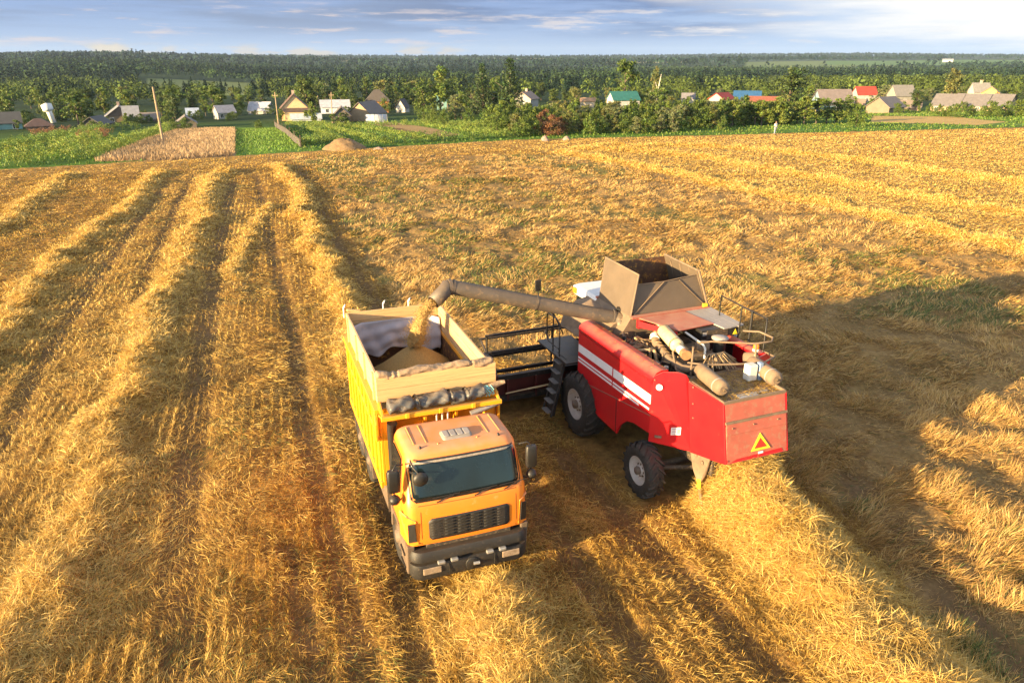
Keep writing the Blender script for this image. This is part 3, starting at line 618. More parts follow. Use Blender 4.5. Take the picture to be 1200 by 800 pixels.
# top deck
m = MB(); m.bb(-.84, .84, Y(4.9), Y(3.35), 2.86, 2.90); dk = m.build('rear_deck', M_tan, comb); m = MB(); m.bb(-1.60, 1.60, Y(3.36), Y(.0), 2.50, 2.55); m.build('engine_bay_floor', M_engine, comb)
m = MB(); m.bb(-.83, .83, Y(4.93), Y(4.88), 2.90, 2.975); m.bb(-.835, -.80, Y(4.9), Y(3.72), 2.90, 2.985); m.bb(.80, .835, Y(4.9), Y(3.72), 2.90, 2.985); m.build('deck_rim', M_tan, dk)
m = MB(); m.bb(-.30, .20, Y(4.85), Y(4.72), 2.903, 2.93); m.bb(-.28, .55, Y(4.70), Y(4.62), 2.903, 2.92); m.build('deck_bar', M_chrome, dk)
# ---- body core (dark)
m = MB(); m.bb(-.78, .78, Y(4.7), Y(-1.0), 1.0, 2.45); m.bb(-1.45, 1.45, Y(1.9), Y(-.6), 1.15, 2.9); m.bb(-1.0, 1.0, Y(3.2), Y(1.8), 1.3, 2.5); core_o = m.build('threshing_body', M_engine, comb, .03)
m = MB(); m.prism([(Y(-.6), 1.2), (Y(-.6), 2.0), (Y(-2.2), 1.0), (Y(-2.2), .35)], 'x', -.65, .65); m.build('feeder_house', M_steel, comb, .02)
# ---- axles and wheels
m = MB(); m.cyl((-1.5, 0, .9), (1.5, 0, .9), .16, 14); m.bb(-.9, .9, -.3, .3, .75, 1.2); m.build('front_axle', M_engine, comb)
m = MB(); m.cyl((-1.5, Y(3.35), .68), (1.5, Y(3.35), .68), .10, 12); m.tube([(-1.5, Y(3.35), .68), (-.4, Y(3.9), .75), (.4, Y(3.9), .75), (1.5, Y(3.35), .68)], .06, 8); m.bb(-.3, .3, Y(3.6), Y(3.2), .6, 1.2); m.build('rear_axle', M_engine, comb)
def ag_wheel(xo, w, b, R, rr, nl, name):
    sx = 1 if xo > 0 else -1; xi = xo-sx*w; e = empty('wheel'); e.parent = comb; KIDS.setdefault(comb.name, []).append(e); y = Y(b)
    t = MB(); hw = w/2; xc = (xo+xi)/2
    t.lathe([(rr, -hw+.06), (rr+.06, -hw+.02), ((R+rr)/2, -hw), (R-.10, -hw+.02), (R-.045, -hw+.07), (R-.03, -hw*.4), (R-.02, 0), (R-.03, hw*.4), (R-.045, hw-.07), (R-.10, hw-.02), ((R+rr)/2, hw), (rr+.06, hw-.02), (rr, hw-.06)], (xc, y, R), 'x', 48)
    for k in range(nl):                        # chevron lugs, two staggered rows
        for s in (-1, 1):
            a0 = 2*PI*(k+(.5 if s > 0 else 0))/nl; pts = []
            for q in range(4):
                f = q/3; a = a0+f*.30*(1 if sx > 0 else 1); xx = xc+s*(.02+f*(hw-.03)); rad = R-.03 if q < 3 else R-.085; pts.append((xx, a, rad))
            for (x0, a_, r0), (x1, b_, r1) in zip(pts[:-1], pts[1:]):
                da = .040*.9/R; hgt = .045
                vs = [(x_, y+r_*math.cos(aa), R+r_*math.sin(aa)) for x_, ab, rb in ((x0, a_, r0), (x1, b_, r1)) for aa, r_ in ((ab-da, rb-.02), (ab+da, rb-.02), (ab+da*.7, rb+hgt), (ab-da*.7, rb+hgt))]
                t.add(vs, [(0, 1, 2, 3), (7, 6, 5, 4), (0, 4, 5, 1), (1, 5, 6, 2), (2, 6, 7, 3), (3, 7, 4, 0)])
    t.build('tyre', M_rubber, e)
    r = MB(); r.lathe([(rr+.02, xo-sx*.05), (rr-.01, xo-sx*.04), (rr-.03, xo-sx*.14), (rr*.62, xo-sx*.20), (rr*.34, xo-sx*.12), (rr*.32, xo-sx*.10), (.001, xo-sx*.10)], (0, y, R), 'x', 36)
    ro = r.build('rim', M_rim, e)
    hb = MB(); hb.lathe([(rr*.30, xo-sx*.12), (rr*.28, xo-sx*.02), (.001, xo-sx*.0)], (0, y, R), 'x', 20); hb.build('hub', M_rimdark, e)
    for k in range(8):
        a = 2*PI*k/8; bo = MB(); bo.cyl((xo-sx*.16, y+rr*.45*math.cos(a), R+rr*.45*math.sin(a)), (xo-sx*.125, y+rr*.45*math.cos(a), R+rr*.45*math.sin(a)), .025, 6); bo.build('wheel_bolt', M_rimdark, ro)
for sx in (-1, 1):
    ag_wheel(sx*1.88, .66, 0, .90, .42, 20, 'front'); ag_wheel(sx*1.90, .46, 3.35, .67, .34, 18, 'rear')
# ---- grain tank with its raised flaps
ZD = 3.50
m = MB(); m.loft([[(x, y, 2.55) for x, y in ((-1.25, Y(.72)), (1.6, Y(.72)), (1.6, 1.15), (-1.25, 1.15))], [(x, y, ZD) for x, y in ((-.62, Y(.70)), (1.7, Y(.70)), (1.7, 1.15), (-.62, 1.15))]], sm=False, capt=False); tk = m.build('grain_tank', M_tan, comb, .01); 
m = MB(); m.bb(-.66, 1.74, Y(.82), Y(.66), ZD-.02, ZD+.03); m.bb(-.66, 1.74, 1.10, 1.2, ZD-.02, ZD+.03); m.build('tank_ledge', M_redflat, tk)
# shoulder in front of the tank, dusty
m = MB(); m.loft([[(x, 1.65+(.0), z) for x, z in ((-1.55, 2.6), (-1.40, 3.02), (-1.05, 3.32), (-.60, 3.42), (-.60, 2.6))], [(x, -.35, z) for x, z in ((-1.45, 2.6), (-1.25, 2.95), (-.95, 3.22), (-.60, 3.36), (-.60, 2.6))]], sm=False); m.build('tank_shoulder', M_tan, comb, .05, 3)
# left flap: big flat sheet folded up; right flap with ribs; trapezoid rear gate folded in three
m = MB(); m.slab([(-.60, Y(.66), ZD), (-.60, 1.05, ZD), (-.46, 1.05, 4.66), (-.42, Y(.62), 4.60)], .03); fl = m.build('tank_flap', M_tank, comb)
m = MB(); m.tube([(-.62, Y(.66), ZD), (-.43, Y(.63), 4.60), (-.47, 1.05, 4.67), (-.61, 1.05, ZD)], .025, 6); m.build('flap_edge', M_tan, fl)
m = MB(); m.box((-.46, .25, 4.55), (.02, .16, .06)); m.build('yellow_flap_mark', M_yellow, fl)
m = MB(); m.slab([(1.76, Y(.64), ZD), (1.76, 1.05, ZD), (1.44, 1.05, 4.56), (1.40, Y(.62), 4.52)], .03); fr_ = m.build('tank_flap', M_tank, comb)
m = MB(); m.tube([(1.79, Y(.66), ZD), (1.41, Y(.64), 4.53)], .035, 6); m.tube([(1.44, 1.05, 4.57), (1.40, Y(.62), 4.53)], .025, 6); m.build('flap_edge', M_tan, fr_)
for y in (-.2, .25, .7): MB().tube([(1.735, y, ZD+.04), (1.40, y, 4.5)], .02, 5).build('flap_rib', M_tan, fr_)
zt = 4.30
g = MB(); g.slab([(-.52, Y(.62), ZD+.02), (1.70, Y(.66), ZD+.02), (.88, Y(.52), zt), (.40, Y(.52), zt)], .02, (0, -1, .15)); ga = g.build('rear_gate', M_tank, comb)
g = MB(); g.slab([(-.52, Y(.62), ZD+.03), (.40, Y(.52), zt), (-.40, Y(.44), zt-.02)], .02, (-.1, -1, .1)); g.build('gate_gusset', M_tank, ga)
g = MB(); g.slab([(1.70, Y(.66), ZD+.03), (1.46, Y(.54), zt+.10), (.88, Y(.52), zt)], .02, (.1, -1, .1)); g.build('gate_gusset', M_tank, ga)
for q in (((-.52, Y(.64), ZD+.03), (.40, Y(.545), zt)), ((1.70, Y(.68), ZD+.03), (.88, Y(.545), zt)), ((-.40, Y(.46), zt-.01), (.40, Y(.535), zt+.01)), ((.40, Y(.535), zt+.01), (1.44, Y(.55), zt+.10))): MB().tube(q, .014, 5).build('gate_crease', M_tan, ga)
g = MB(); g.slab([(-.52, .98, ZD), (1.70, .98, ZD), (1.44, 1.04, 4.52), (-.44, 1.04, 4.52)], .02); g.build('front_gate', M_inner, comb)
MB().bb(-.55, 1.68, Y(.6), .95, 3.02, 3.06).build('tank_floor', M_grain, tk)
m = MB(); m.box((1.62, Y(.76), 3.58), (.12, .08, .08)); m.build('gate_hook', M_yellow, ga)
# ---- engine cover plates
m = MB(); m.slab([(-.50, Y(.86), ZD+.02), (-.02, Y(1.98), ZD-.01), (1.12, Y(1.86), ZD-.01), (.92, Y(.84), ZD+.02)], .03, (0, 0, 1)); rc = m.build('engine_cover', M_redflat, comb, .006)
MB().bb(-.52, .9, Y(.92), Y(.80), 3.24, 3.46).build('cover_beam', M_red, rc)
m = MB(); m.slab([(-.52, Y(.9), 3.45), (-.04, Y(1.96), 3.45), (-.04, Y(1.96), 3.36), (-.52, Y(.9), 3.28)], .02); m.build('cover_skirt', M_red, rc)
m = MB(); m.box((.85, Y(1.98), 3.40), (.26, .10, .05)); m.build('red_bracket', M_red, rc)
for k in range(3): MB().slab([(.96+.28*k, Y(.84-.05*k), ZD+.01), (1.16+.22*k, Y(2.22), ZD-.03), (1.37+.22*k, Y(2.22-.03*k), ZD-.03), (1.23+.28*k, Y(.80-.05*k), ZD+.01)], .03, (0, 0, 1)).build('radiator_cover', M_greyroof, comb)
m = MB(); m.bb(.55, 1.70, Y(2.12), Y(.85), 2.55, 3.44); rd = m.build('radiator_housing', M_black, comb, .02)
m = MB(); m.slab([(.72, Y(2.13), 3.18), (1.36, Y(2.13), 3.18), (1.36, Y(2.13), 3.42), (.72, Y(2.13), 3.42)], .012, (0, -1, 0)); m.build('radiator_panel', M_engine, rd)
m = MB(); m.slab([(1.52, Y(2.135), 3.22), (1.66, Y(2.135), 3.22), (1.59, Y(2.135), 3.36)], .008, (0, -1, 0)); m.build('hazard_label', M_yellow, rd)
m = MB(); m.slab([(1.52, Y(2.133), 3.08), (1.66, Y(2.133), 3.08), (1.66, Y(2.133), 3.19), (1.52, Y(2.133), 3.19)], .006, (0, -1, 0)); m.build('grey_label', M_blue, rd)
m = MB(); m.slab([(.60, Y(2.128), 3.30), (.78, Y(2.128), 3.30), (.78, Y(2.128), 3.39), (.60, Y(2.128), 3.39)], .006, (0, -1, 0)); m.build('grey_label', M_greyroof, rd)
# ---- engine: blocks, canisters, pipes
m = MB(); m.bb(-.45, .75, Y(3.0), Y(1.2), 2.55, 2.95); m.bb(-.2, .5, Y(2.8), Y(1.3), 2.95, 3.12); m.bb(-.9, -.5, Y(1.7), Y(1.1), 2.55, 2.85); m.bb(.6, 1.3, Y(3.3), Y(2.4), 2.55, 2.72); en = m.build('engine_block', M_engine, comb, .03)
def cylp(name, a, b, r, m_, parent=comb, n=20, ends=True):
    A, B_ = Vector(a), Vector(b); d = (B_-A).normalized(); e = min(r*.45, (B_-A).length*.2)
    return MB().tube([A, A+d*e*.3, A+d*e, B_-d*e, B_-d*e*.3, B_], [r*.55, r*.86, r, r, r*.86, r*.55], n).build(name, m_, parent)
mf = cylp('muffler', (-.20, Y(1.55), 3.38), (-.50, Y(2.66), 3.38), .165, M_muffler)
for p in ((-.20, Y(1.62), 3.38), (-.47, Y(2.52), 3.38)):
    q = MB(); d = Vector((-.27, -.96, 0)); A = Vector(p); q.cyl(A, A+d*.04, .174, 20); q.build('muffler_band', M_tan, mf)
MB().tube([(-.15, Y(1.25), 3.40), (-.17, Y(1.40), 3.38), (-.22, Y(1.60), 3.38)], .085, 12).build('exhaust_elbow', M_rust, mf)
MB().tube([(-.13, Y(1.32), 3.395), (-.16, Y(1.42), 3.39)], .10, 12).build('exhaust_sleeve', M_cream, mf)
MB().tube([(-.48, Y(2.58), 3.38), (-.60, Y(3.0), 3.39)], .095, 14).build('exhaust_outlet', M_muffler, mf)
MB().tube([(-.56, Y(2.86), 3.385), (-.62, Y(3.08), 3.39)], .108, 14).build('exhaust_sleeve', M_cream, mf)
MB().tube([(-.61, Y(3.06), 3.39), (-.66, Y(3.24), 3.39)], [.115, .12], 14).build('exhaust_tip', M_rust, mf)
MB().tube([(-.18, Y(1.24), 3.42), (-.20, Y(1.26), 3.1), (-.16, Y(1.3), 2.8)], .07, 10).build('exhaust_riser', M_rust, mf)
MB().tube([(-.34, Y(1.35), 3.14), (-.48, Y(1.7), 3.10), (-.72, Y(2.7), 3.06), (-.66, Y(3.1), 3.02), (-.3, Y(3.3), 2.98)], .095, 12).build('air_pipe', M_tan, comb)
for k in range(7): MB().cyl((-.39-.045*k, Y(1.42+.19*k), 3.125-.011*k), (-.397-.045*k, Y(1.445+.19*k), 3.125-.011*k), .105, 14).build('hose_clamp', M_hose, comb)
MB().tube([(-.30, Y(1.36), 3.16), (-.38, Y(1.50), 3.12)], .13, 12).build('pipe_flange', M_cream, comb)
m = MB(); m.loft([rrect(.22, -.14, .14, .06, 4, 2.56), rrect(.24, -.15, .15, .07, 4, 2.62), rrect(.24, -.15, .15, .07, 4, 2.86), rrect(.16, -.10, .10, .05, 4, 2.95)]); m.v = [(x-1.02, y+Y(2.45), z) for x, y, z in m.v]; cn = m.build('oil_tank', M_greyroof, comb)
MB().tube([(-1.02, Y(2.42), 2.94), (-1.02, Y(2.42), 3.02)], .05, 10).build('tank_cap', M_tan, cn)
m = MB(); m.tube([(-1.30, Y(1.75), 2.85), (-1.22, Y(1.8), 3.05), (-1.0, Y(2.0), 3.12), (-.85, Y(2.2), 3.16), (-.82, Y(2.3), 2.9)], .045, 8); m.build('coolant_hose', M_hose, comb)
m = MB(); m.tube([(-.98, Y(2.2), 2.9), (-.98, Y(2.2), 3.25)], .022, 6); m.tube([(-.80, Y(2.5), 2.6), (-.80, Y(2.5), 3.20)], .022, 6); m.build('engine_brackets', M_tan, comb)
rs = random.Random(5)
for k in range(30):
    hs = MB()
    x0, b0 = rs.uniform(-1.2, .9), rs.uniform(.95, 3.1); p = [(x0, Y(b0), 2.7+rs.random()*.35)]
    for j in range(4): p.append((p[-1][0]+rs.uniform(-.22, .22), p[-1][1]+rs.uniform(-.25, .25), min(3.22, max(2.58, p[-1][2]+rs.uniform(-.16, .14)))))
    hs.tube(p, rs.choice([.014, .02, .028]), 6); hs.build('engine_hose', rs.choice([M_hose, M_hose, M_black]), en)
for k in range(14):
    x0, b0 = rs.uniform(-1.15, .5), rs.uniform(1.0, 3.0); s = rs.uniform(.07, .16); m = MB()
    if rs.random() < .5: m.cyl((x0, Y(b0), 2.6), (x0, Y(b0), 2.85+rs.random()*.3), s*.7, 12)
    else: m.box((x0, Y(b0), 2.75+rs.random()*.2), (s*2, s*1.6, .3), Matrix.Rotation(rs.random(), 3, 'Z'))
    m.build('engine_part', rs.choice([M_engine, M_tan, M_tan, M_chassis, M_greyroof]), en, .012)
for k in range(16):
    x0, b0 = rs.uniform(-1.25, -.75), rs.uniform(.6, 2.2); m = MB(); m.tube([(x0, Y(b0), 2.55), (x0+rs.uniform(-.1, .1), Y(b0), 2.95+rs.random()*.2), (x0+rs.uniform(.05, .35), Y(b0+rs.uniform(-.2, .3)), 3.0+rs.random()*.18), (x0+rs.uniform(.2, .6), Y(b0+rs.uniform(-.2, .5)), 2.7)], rs.choice([.018, .026, .04]), 7); m.build('engine_hose', rs.choice([M_hose, M_black, M_tan]), en)
for k in range(10):
    x0, b0 = rs.uniform(-1.15, -.55), rs.uniform(.7, 2.9); m = MB(); m.box((x0, Y(b0), 2.80+rs.random()*.12), (rs.uniform(.12, .3), rs.uniform(.1, .25), rs.uniform(.1, .4)), Matrix.Rotation(rs.random()*.6, 3, 'Z')); m.build('engine_part', rs.choice([M_engine, M_black, M_tan, M_rust]), en, .012)
fan = MB()
for k in range(22):
    a = math.radians(-70+k*8+rs.uniform(-3, 3)); L_ = rs.uniform(.38, .55); x0, b0 = .36, 3.0; fan.tube([(x0+.06*math.sin(a), Y(b0), 3.20), (x0+.5*L_*math.sin(a), Y(b0+.25*L_*max(.3, math.cos(a))), 3.22-.02*k % .05), (x0+L_*math.sin(a), Y(b0+L_*max(.25, math.cos(a))), 3.02-.1*rs.random())], .016, 5)
fan.build('hose_bundle', M_hose, comb)
m = MB(); m.lathe([(.001, 0), (.20, .01), (.21, .05), (.10, .08), (.001, .085)], (.80, Y(2.55), 3.34), 'z', 20); m.build('round_lid', M_greyroof, comb); MB().cyl((.80, Y(2.55), 2.7), (.80, Y(2.55), 3.35), .15, 14).build('air_cleaner', M_black, comb)
cylp('breather', (.10, Y(2.55), 3.25), (.42, Y(2.62), 3.25), .14, M_tan)
for a, b in (((-.42, Y(3.45), 3.09), (-.60, Y(4.60), 3.09)), ((.98, Y(3.55), 3.10), (.82, Y(4.62), 3.10))):
    t_ = cylp('air_tank', a, b, .175, M_tan); A, B_ = Vector(a), Vector(b); d = (B_-A).normalized()
    MB().cyl(A+d*.78*(B_-A).length, A+d*.81*(B_-A).length, .181, 20).build('tank_band', M_greyroof, t_); MB().cyl(B_, B_+d*.05, .03, 8).build('drain_plug', M_engine, t_)
m = MB(); m.bb(.44, .68, Y(4.14), Y(3.92), 2.905, 3.30); m.build('white_canister', M_cream, comb, .03); m = MB(); m.bb(.72, .80, Y(4.16), Y(4.04), 2.905, 3.33); m.build('grey_bracket', M_blue, comb)
cylp('hydraulic_filter', (1.06, Y(3.15), 3.02), (1.34, Y(3.40), 3.08), .15, M_tan)
# beacon
m = MB(); m.tube([(1.18, Y(3.42), 2.95), (1.18, Y(3.42), 3.32)], .02, 6); m.tube([(1.18, Y(3.42), 3.30), (1.18, Y(3.42), 3.36)], .08, 12); bc = m.build('beacon_stand', M_cream, comb)
MB().tube([(1.18, Y(3.42), 3.36), (1.18, Y(3.42), 3.45), (1.18, Y(3.42), 3.50)], [.075, .07, .03], 12).build('amber_beacon', M_amber, bc)
# guard rails
def rail(name, *paths, r=.024, m_=M_tan):
    m = MB()
    for p in paths: m.tube(p, r, 8)
    return m.build(name, m_, comb)
rail('guard_rail', [(.05, Y(2.75), 3.42), (.30, Y(2.85), 3.46), (1.02, Y(3.55), 3.55), (1.42, Y(3.64), 3.58), (1.62, Y(3.45), 3.58), (1.60, Y(3.0), 3.58), (1.3, Y(2.75), 3.56)])
rail('guard_rail', [(-.66, Y(3.30), 3.24), (-.30, Y(3.55), 3.22), (.95, Y(3.95), 3.22), (1.52, Y(3.70), 3.20), (1.50, Y(3.3), 3.2)])
rail('rail_post', [(.98, Y(3.72), 2.9), (.98, Y(3.62), 3.56)]); rail('rail_post', [(-.55, Y(3.32), 2.9), (-.55, Y(3.32), 3.62)])
rail('pipe_bracket', [(-.58, Y(2.72), 3.36), (-.70, Y(2.75), 3.30), (-.78, Y(3.05), 2.98), (-.66, Y(3.45), 2.92)])
rail('rail_post', [(1.62, Y(2.2), 2.6), (1.66, Y(2.2), 3.98)], [(1.66, Y(2.2), 3.97), (1.72, Y(3.05), 3.92), (1.62, Y(3.18), 3.86), (1.62, Y(3.18), 3.1)], [(1.62, Y(1.4), 3.4), (1.64, Y(1.38), 4.02), (1.72, Y(3.05), 3.92)], r=.02, m_=M_black)
rail('rail_post', [(1.62, Y(2.62), 2.7), (1.64, Y(2.62), 3.98)], r=.03, m_=M_black)
rail('white_pipe', [(.20, Y(1.95), 3.40), (.16, Y(2.75), 3.36), (.15, Y(2.85), 3.30), (.15, Y(2.86), 3.05)], r=.028, m_=M_cream)
# ---- cab in front
m = MB(); m.loft([rrect(.78, -.75, .75, .2, 5, 1.9), rrect(.90, -.80, .72, .2, 5, 2.4), rrect(.90, -.78, .68, .2, 5, 3.0), rrect(.85, -.72, .65, .2, 5, 3.24)]); m.v = [(x+.28, y+1.95, z) for x, y, z in m.v]; cb = m.build('operator_cab', M_glass, comb)
m = MB(); m.loft([rrect(.93, -.80, .72, .12, 5, 3.22), rrect(.95, -.82, .74, .12, 5, 3.26), rrect(.95, -.82, .74, .12, 5, 3.44), rrect(.88, -.74, .66, .15, 5, 3.50)]); m.v = [(x+.28, -y+1.85, z) for x, y, z in m.v]; m.build('cab_roof', M_white, cb)
m = MB(); m.box((-.69, 2.42, 3.36), (.08, .20, .17)); m.build('cab_tail_light', M_amber, cb, .02)
m = MB(); m.bb(-.55, 1.1, 1.16, 1.3, 2.0, 3.2); m.build('cab_rear_wall', M_reddark, cb)
# ladder, platform and rails beside the cab
m = MB(); m.bb(-1.95, -.85, .35, 2.3, 1.94, 1.99); m.build('cab_platform', M_steel, comb)
ld = MB()
for dy in (-.26, .26): ld.tube([(-1.86, .95+dy, 1.95), (-1.95, .92+dy, 1.4), (-2.30, .78+dy, .35)], .035, 6)
lo_ = ld.build('ladder', M_steel, comb)
for k in range(6):
    f = k/5; MB().box((-1.90-.40*f, .95-.16*f, 1.82-1.38*f), (.17, .40, .03)).build('ladder_tread', M_tread, lo_, .01)
m = MB(); m.slab([(-1.80, 1.25, 2.0), (-1.80, .62, 2.0), (-2.20, .50, .35), (-2.20, 1.05, .35)], .02); m.build('ladder_back', M_steel, lo_)
for x, y0, y1 in ((-1.9, .9, 1.75),):
    rail('ladder_rail', [(x, y0, 2.0), (x, y0, 2.95), (x-.02, y0+.15, 3.05), (x-.02, y1-.1, 3.05), (x, y1, 2.95), (x, y1, 2.3), (x, y1-.1, 2.2), (x, y0+.05, 2.2)], [(x, (y0+y1)/2, 2.0), (x, (y0+y1)/2, 3.3), (x-.1, (y0+y1)/2+.1, 3.45)], r=.02, m_=M_steel)
rail('mirror_stay', [(-1.5, 1.5, 2.4), (-1.75, 1.62, 3.0), (-1.85, 1.62, 3.3), (-1.8, 1.75, 3.45)], [(-1.3, 2.6, 2.6), (-1.7, 2.8, 3.1), (-1.72, 2.82, 3.5)], r=.018, m_=M_steel)
m = MB(); m.box((-1.72, 2.82, 3.5), (.20, .06, .34)); m.build('cab_mirror', M_black, comb, .03)
# ---- unloading auger: elbow tower, long tube, hanging spout
def cl(r, b, z): return (r, Y(b), z)
pb = Vector(cl(-.72, .10, 3.30)); pe = Vector(cl(-5.08, -.62, 4.46)); ps = Vector(cl(-5.62, -.42, 4.18))
m = MB(); m.tube([cl(-.62, .42, 2.5), cl(-.62, .42, 3.0)], .20, 16); m.tube([cl(-.62, .42, 2.95), cl(-.63, .36, 3.15), cl(-.66, .22, 3.27), pb], [.20, .21, .205, .2], 16); m.build('auger_elbow', M_engine, comb)
dv = (pe-pb).normalized()
m = MB(); m.tube([pb, pb+dv*.1, pe-dv*.05, pe], .185, 22); au = m.build('unloading_auger', M_auger, comb)
for f, r in ((.02, .215), (.50, .196), (.985, .197)):
    A = pb+(pe-pb)*f; MB().cyl(A, A+dv*.05, r, 22).build('auger_flange', M_auger, au)
m = MB(); m.tube([pb+Vector((0, -.02, .18)), pb+(pe-pb)*.35+Vector((0, -.03, .19)), pb+(pe-pb)*.55+Vector((0, -.02, .185)), pb+(pe-pb)*.8+Vector((0, .0, .185))], .012, 5); m.build('auger_cable', M_black, au)
dn = (ps-pe).normalized()
m = MB(); m.tube([pe-dv*.02, pe+dv*.10+dn*.04, pe+dn*.18+dv*.04, ps], [.18, .185, .185, .18], 22, cap=False); sp_ = m.build('discharge_spout', M_auger, au); so = sp_.modifiers.new('thickness', 'SOLIDIFY'); so.thickness = .015
m = MB(); m.cyl(pe+dv*.0, pe+dv*.06+dn*.03, .205, 22); m.build('spout_collar', M_auger, au)
m = MB(); m.tube([cl(-.70, .05, 3.55), cl(-.30, .30, 3.40), cl(-.1, .62, 3.22)], .06, 8); m.tube([cl(-.72, .0, 3.50), cl(-.7, .1, 3.1)], .05, 8); m.build('auger_ram', M_black, comb)
# ---- rear spreader plate
m = MB(); m.slab([(-.86, Y(4.00), 1.42), (-.82, Y(4.72), 1.56), (-.84, Y(4.62), 1.05), (-.92, Y(4.52), .72), (-.90, Y(4.22), 1.02)], .03); fp = m.build('spreader_plate', M_tan, comb)
m = MB(); m.slab([(-.915, Y(4.52), .74), (-.905, Y(4.40), .90), (-.955, Y(4.62), .30), (-.965, Y(4.75), .36)], .025); m.build('spreader_fin', M_tan, fp)
m = MB(); m.slab([(-.935, Y(4.44), .86), (-.925, Y(4.55), .90), (-.945, Y(4.60), .68), (-.955, Y(4.50), .66)], .012); m.build('yellow_fin_patch', M_yellow, fp)
for b, z in ((4.25, 1.36), (4.5, 1.30), (4.42, 1.05)): m = MB(); m.lathe([(.05, -.02), (.05, -.005), (.02, -.003)], (-.885, Y(b), z), 'x', 12); m.build('plate_boss', M_tan, fp)
m = MB(); m.slab([(.86, Y(4.00), 1.42), (.82, Y(4.72), 1.56), (.86, Y(4.5), .9)], .03); m.build('spreader_plate', M_tan, comb)
# ---- header with reel, seven metres wide
hx0, hx1, yb = -3.4, 3.4, 2.05
m = MB(); m.slab([(hx0, yb-.1, 1.15), (hx1, yb-.1, 1.15), (hx1, yb, .40), (hx0, yb, .40)], .05); m.slab([(hx0, yb, .40), (hx1, yb, .40), (hx1, yb+1.25, .22), (hx0, yb+1.25, .22)], .04); hd = m.build('header_trough', M_reddark, comb)
m = MB(); m.bb(hx0, hx1, yb-.22, yb-.08, 1.08, 1.22); m.bb(hx0, hx1, yb-.26, yb-.10, .42, .56); m.build('header_beam', M_steel, hd)
for sx in (-1, 1):
    m = MB(); m.prism([(yb-.3, .3), (yb+1.5, .2), (yb+1.9, .38), (yb+1.2, .95), (yb+.2, 1.32), (yb-.3, 1.30)], 'x', sx*3.40, sx*3.50); m.build('header_end_plate', M_reddark, hd, .02)
    m = MB(); m.tube([(sx*3.42, yb-.1, 1.26), (sx*3.42, yb+.35, 1.62), (sx*3.42, yb+.95, 1.50)], .06, 8); m.build('reel_arm', M_steel, hd)
m = MB(); m.cyl((hx0, yb+.45, .62), (hx1, yb+.45, .62), .15, 14)
for k in range(64):
    a = k*.6; xk = hx0+.1+(hx1-hx0-.2)*k/63; m.box((xk, yb+.45+.2*math.cos(a), .62+.2*math.sin(a)), (.10, .14, .03), Matrix.Rotation(a, 3, 'X'))
m.build('feed_auger', M_steel, hd)
RC = Vector((0, yb+.95, 1.45)); RR = .62
m = MB(); m.cyl((hx0+.05, RC.y, RC.z), (hx1-.05, RC.y, RC.z), .10, 14); rl = m.build('reel', M_steel, comb)
for k in range(6):
    a = 2*PI*k/6+.55; c = RC+Vector((0, RR*math.cos(a), RR*math.sin(a))); b = MB(); b.cyl((hx0+.05, c.y, c.z), (hx1-.05, c.y, c.z), .045, 8)
    b.build('reel_bar', M_steel, rl)
    t = MB()
    for j in range(44): x = hx0+.1+(hx1-hx0-.2)*j/43; t.tube([(x, c.y, c.z), (x, c.y-.03, c.z-.24)], .007, 4)
    to = t.build('reel_tines', M_steel, rl); to['kind'] = 'stuff'
for x in (-3.3, -1.15, 1.15, 3.3):
    b = MB()
    for k in range(6): a = 2*PI*k/6+.55; b.tube([RC+Vector((x, 0, 0)), RC+Vector((x, RR*math.cos(a), RR*math.sin(a)))], .03, 6)
    b.build('reel_spider', M_steel, rl)
m = MB(); m.tube([(-3.2, yb-.34, .72), (-2.5, yb-.34, .75)], .022, 8); m.tube([(-2.5, yb-.34, .75), (-1.1, yb-.34, .80)], .03, 8); m.build('drive_shaft', M_yellow if False else M_muffler, hd)
for x in (-3.1, -2.2, -1.3, .8, 1.9, 3.0): MB().bb(x-.03, x+.03, yb-.27, yb-.2, .45, 1.1).build('header_rib', M_reddark, hd)
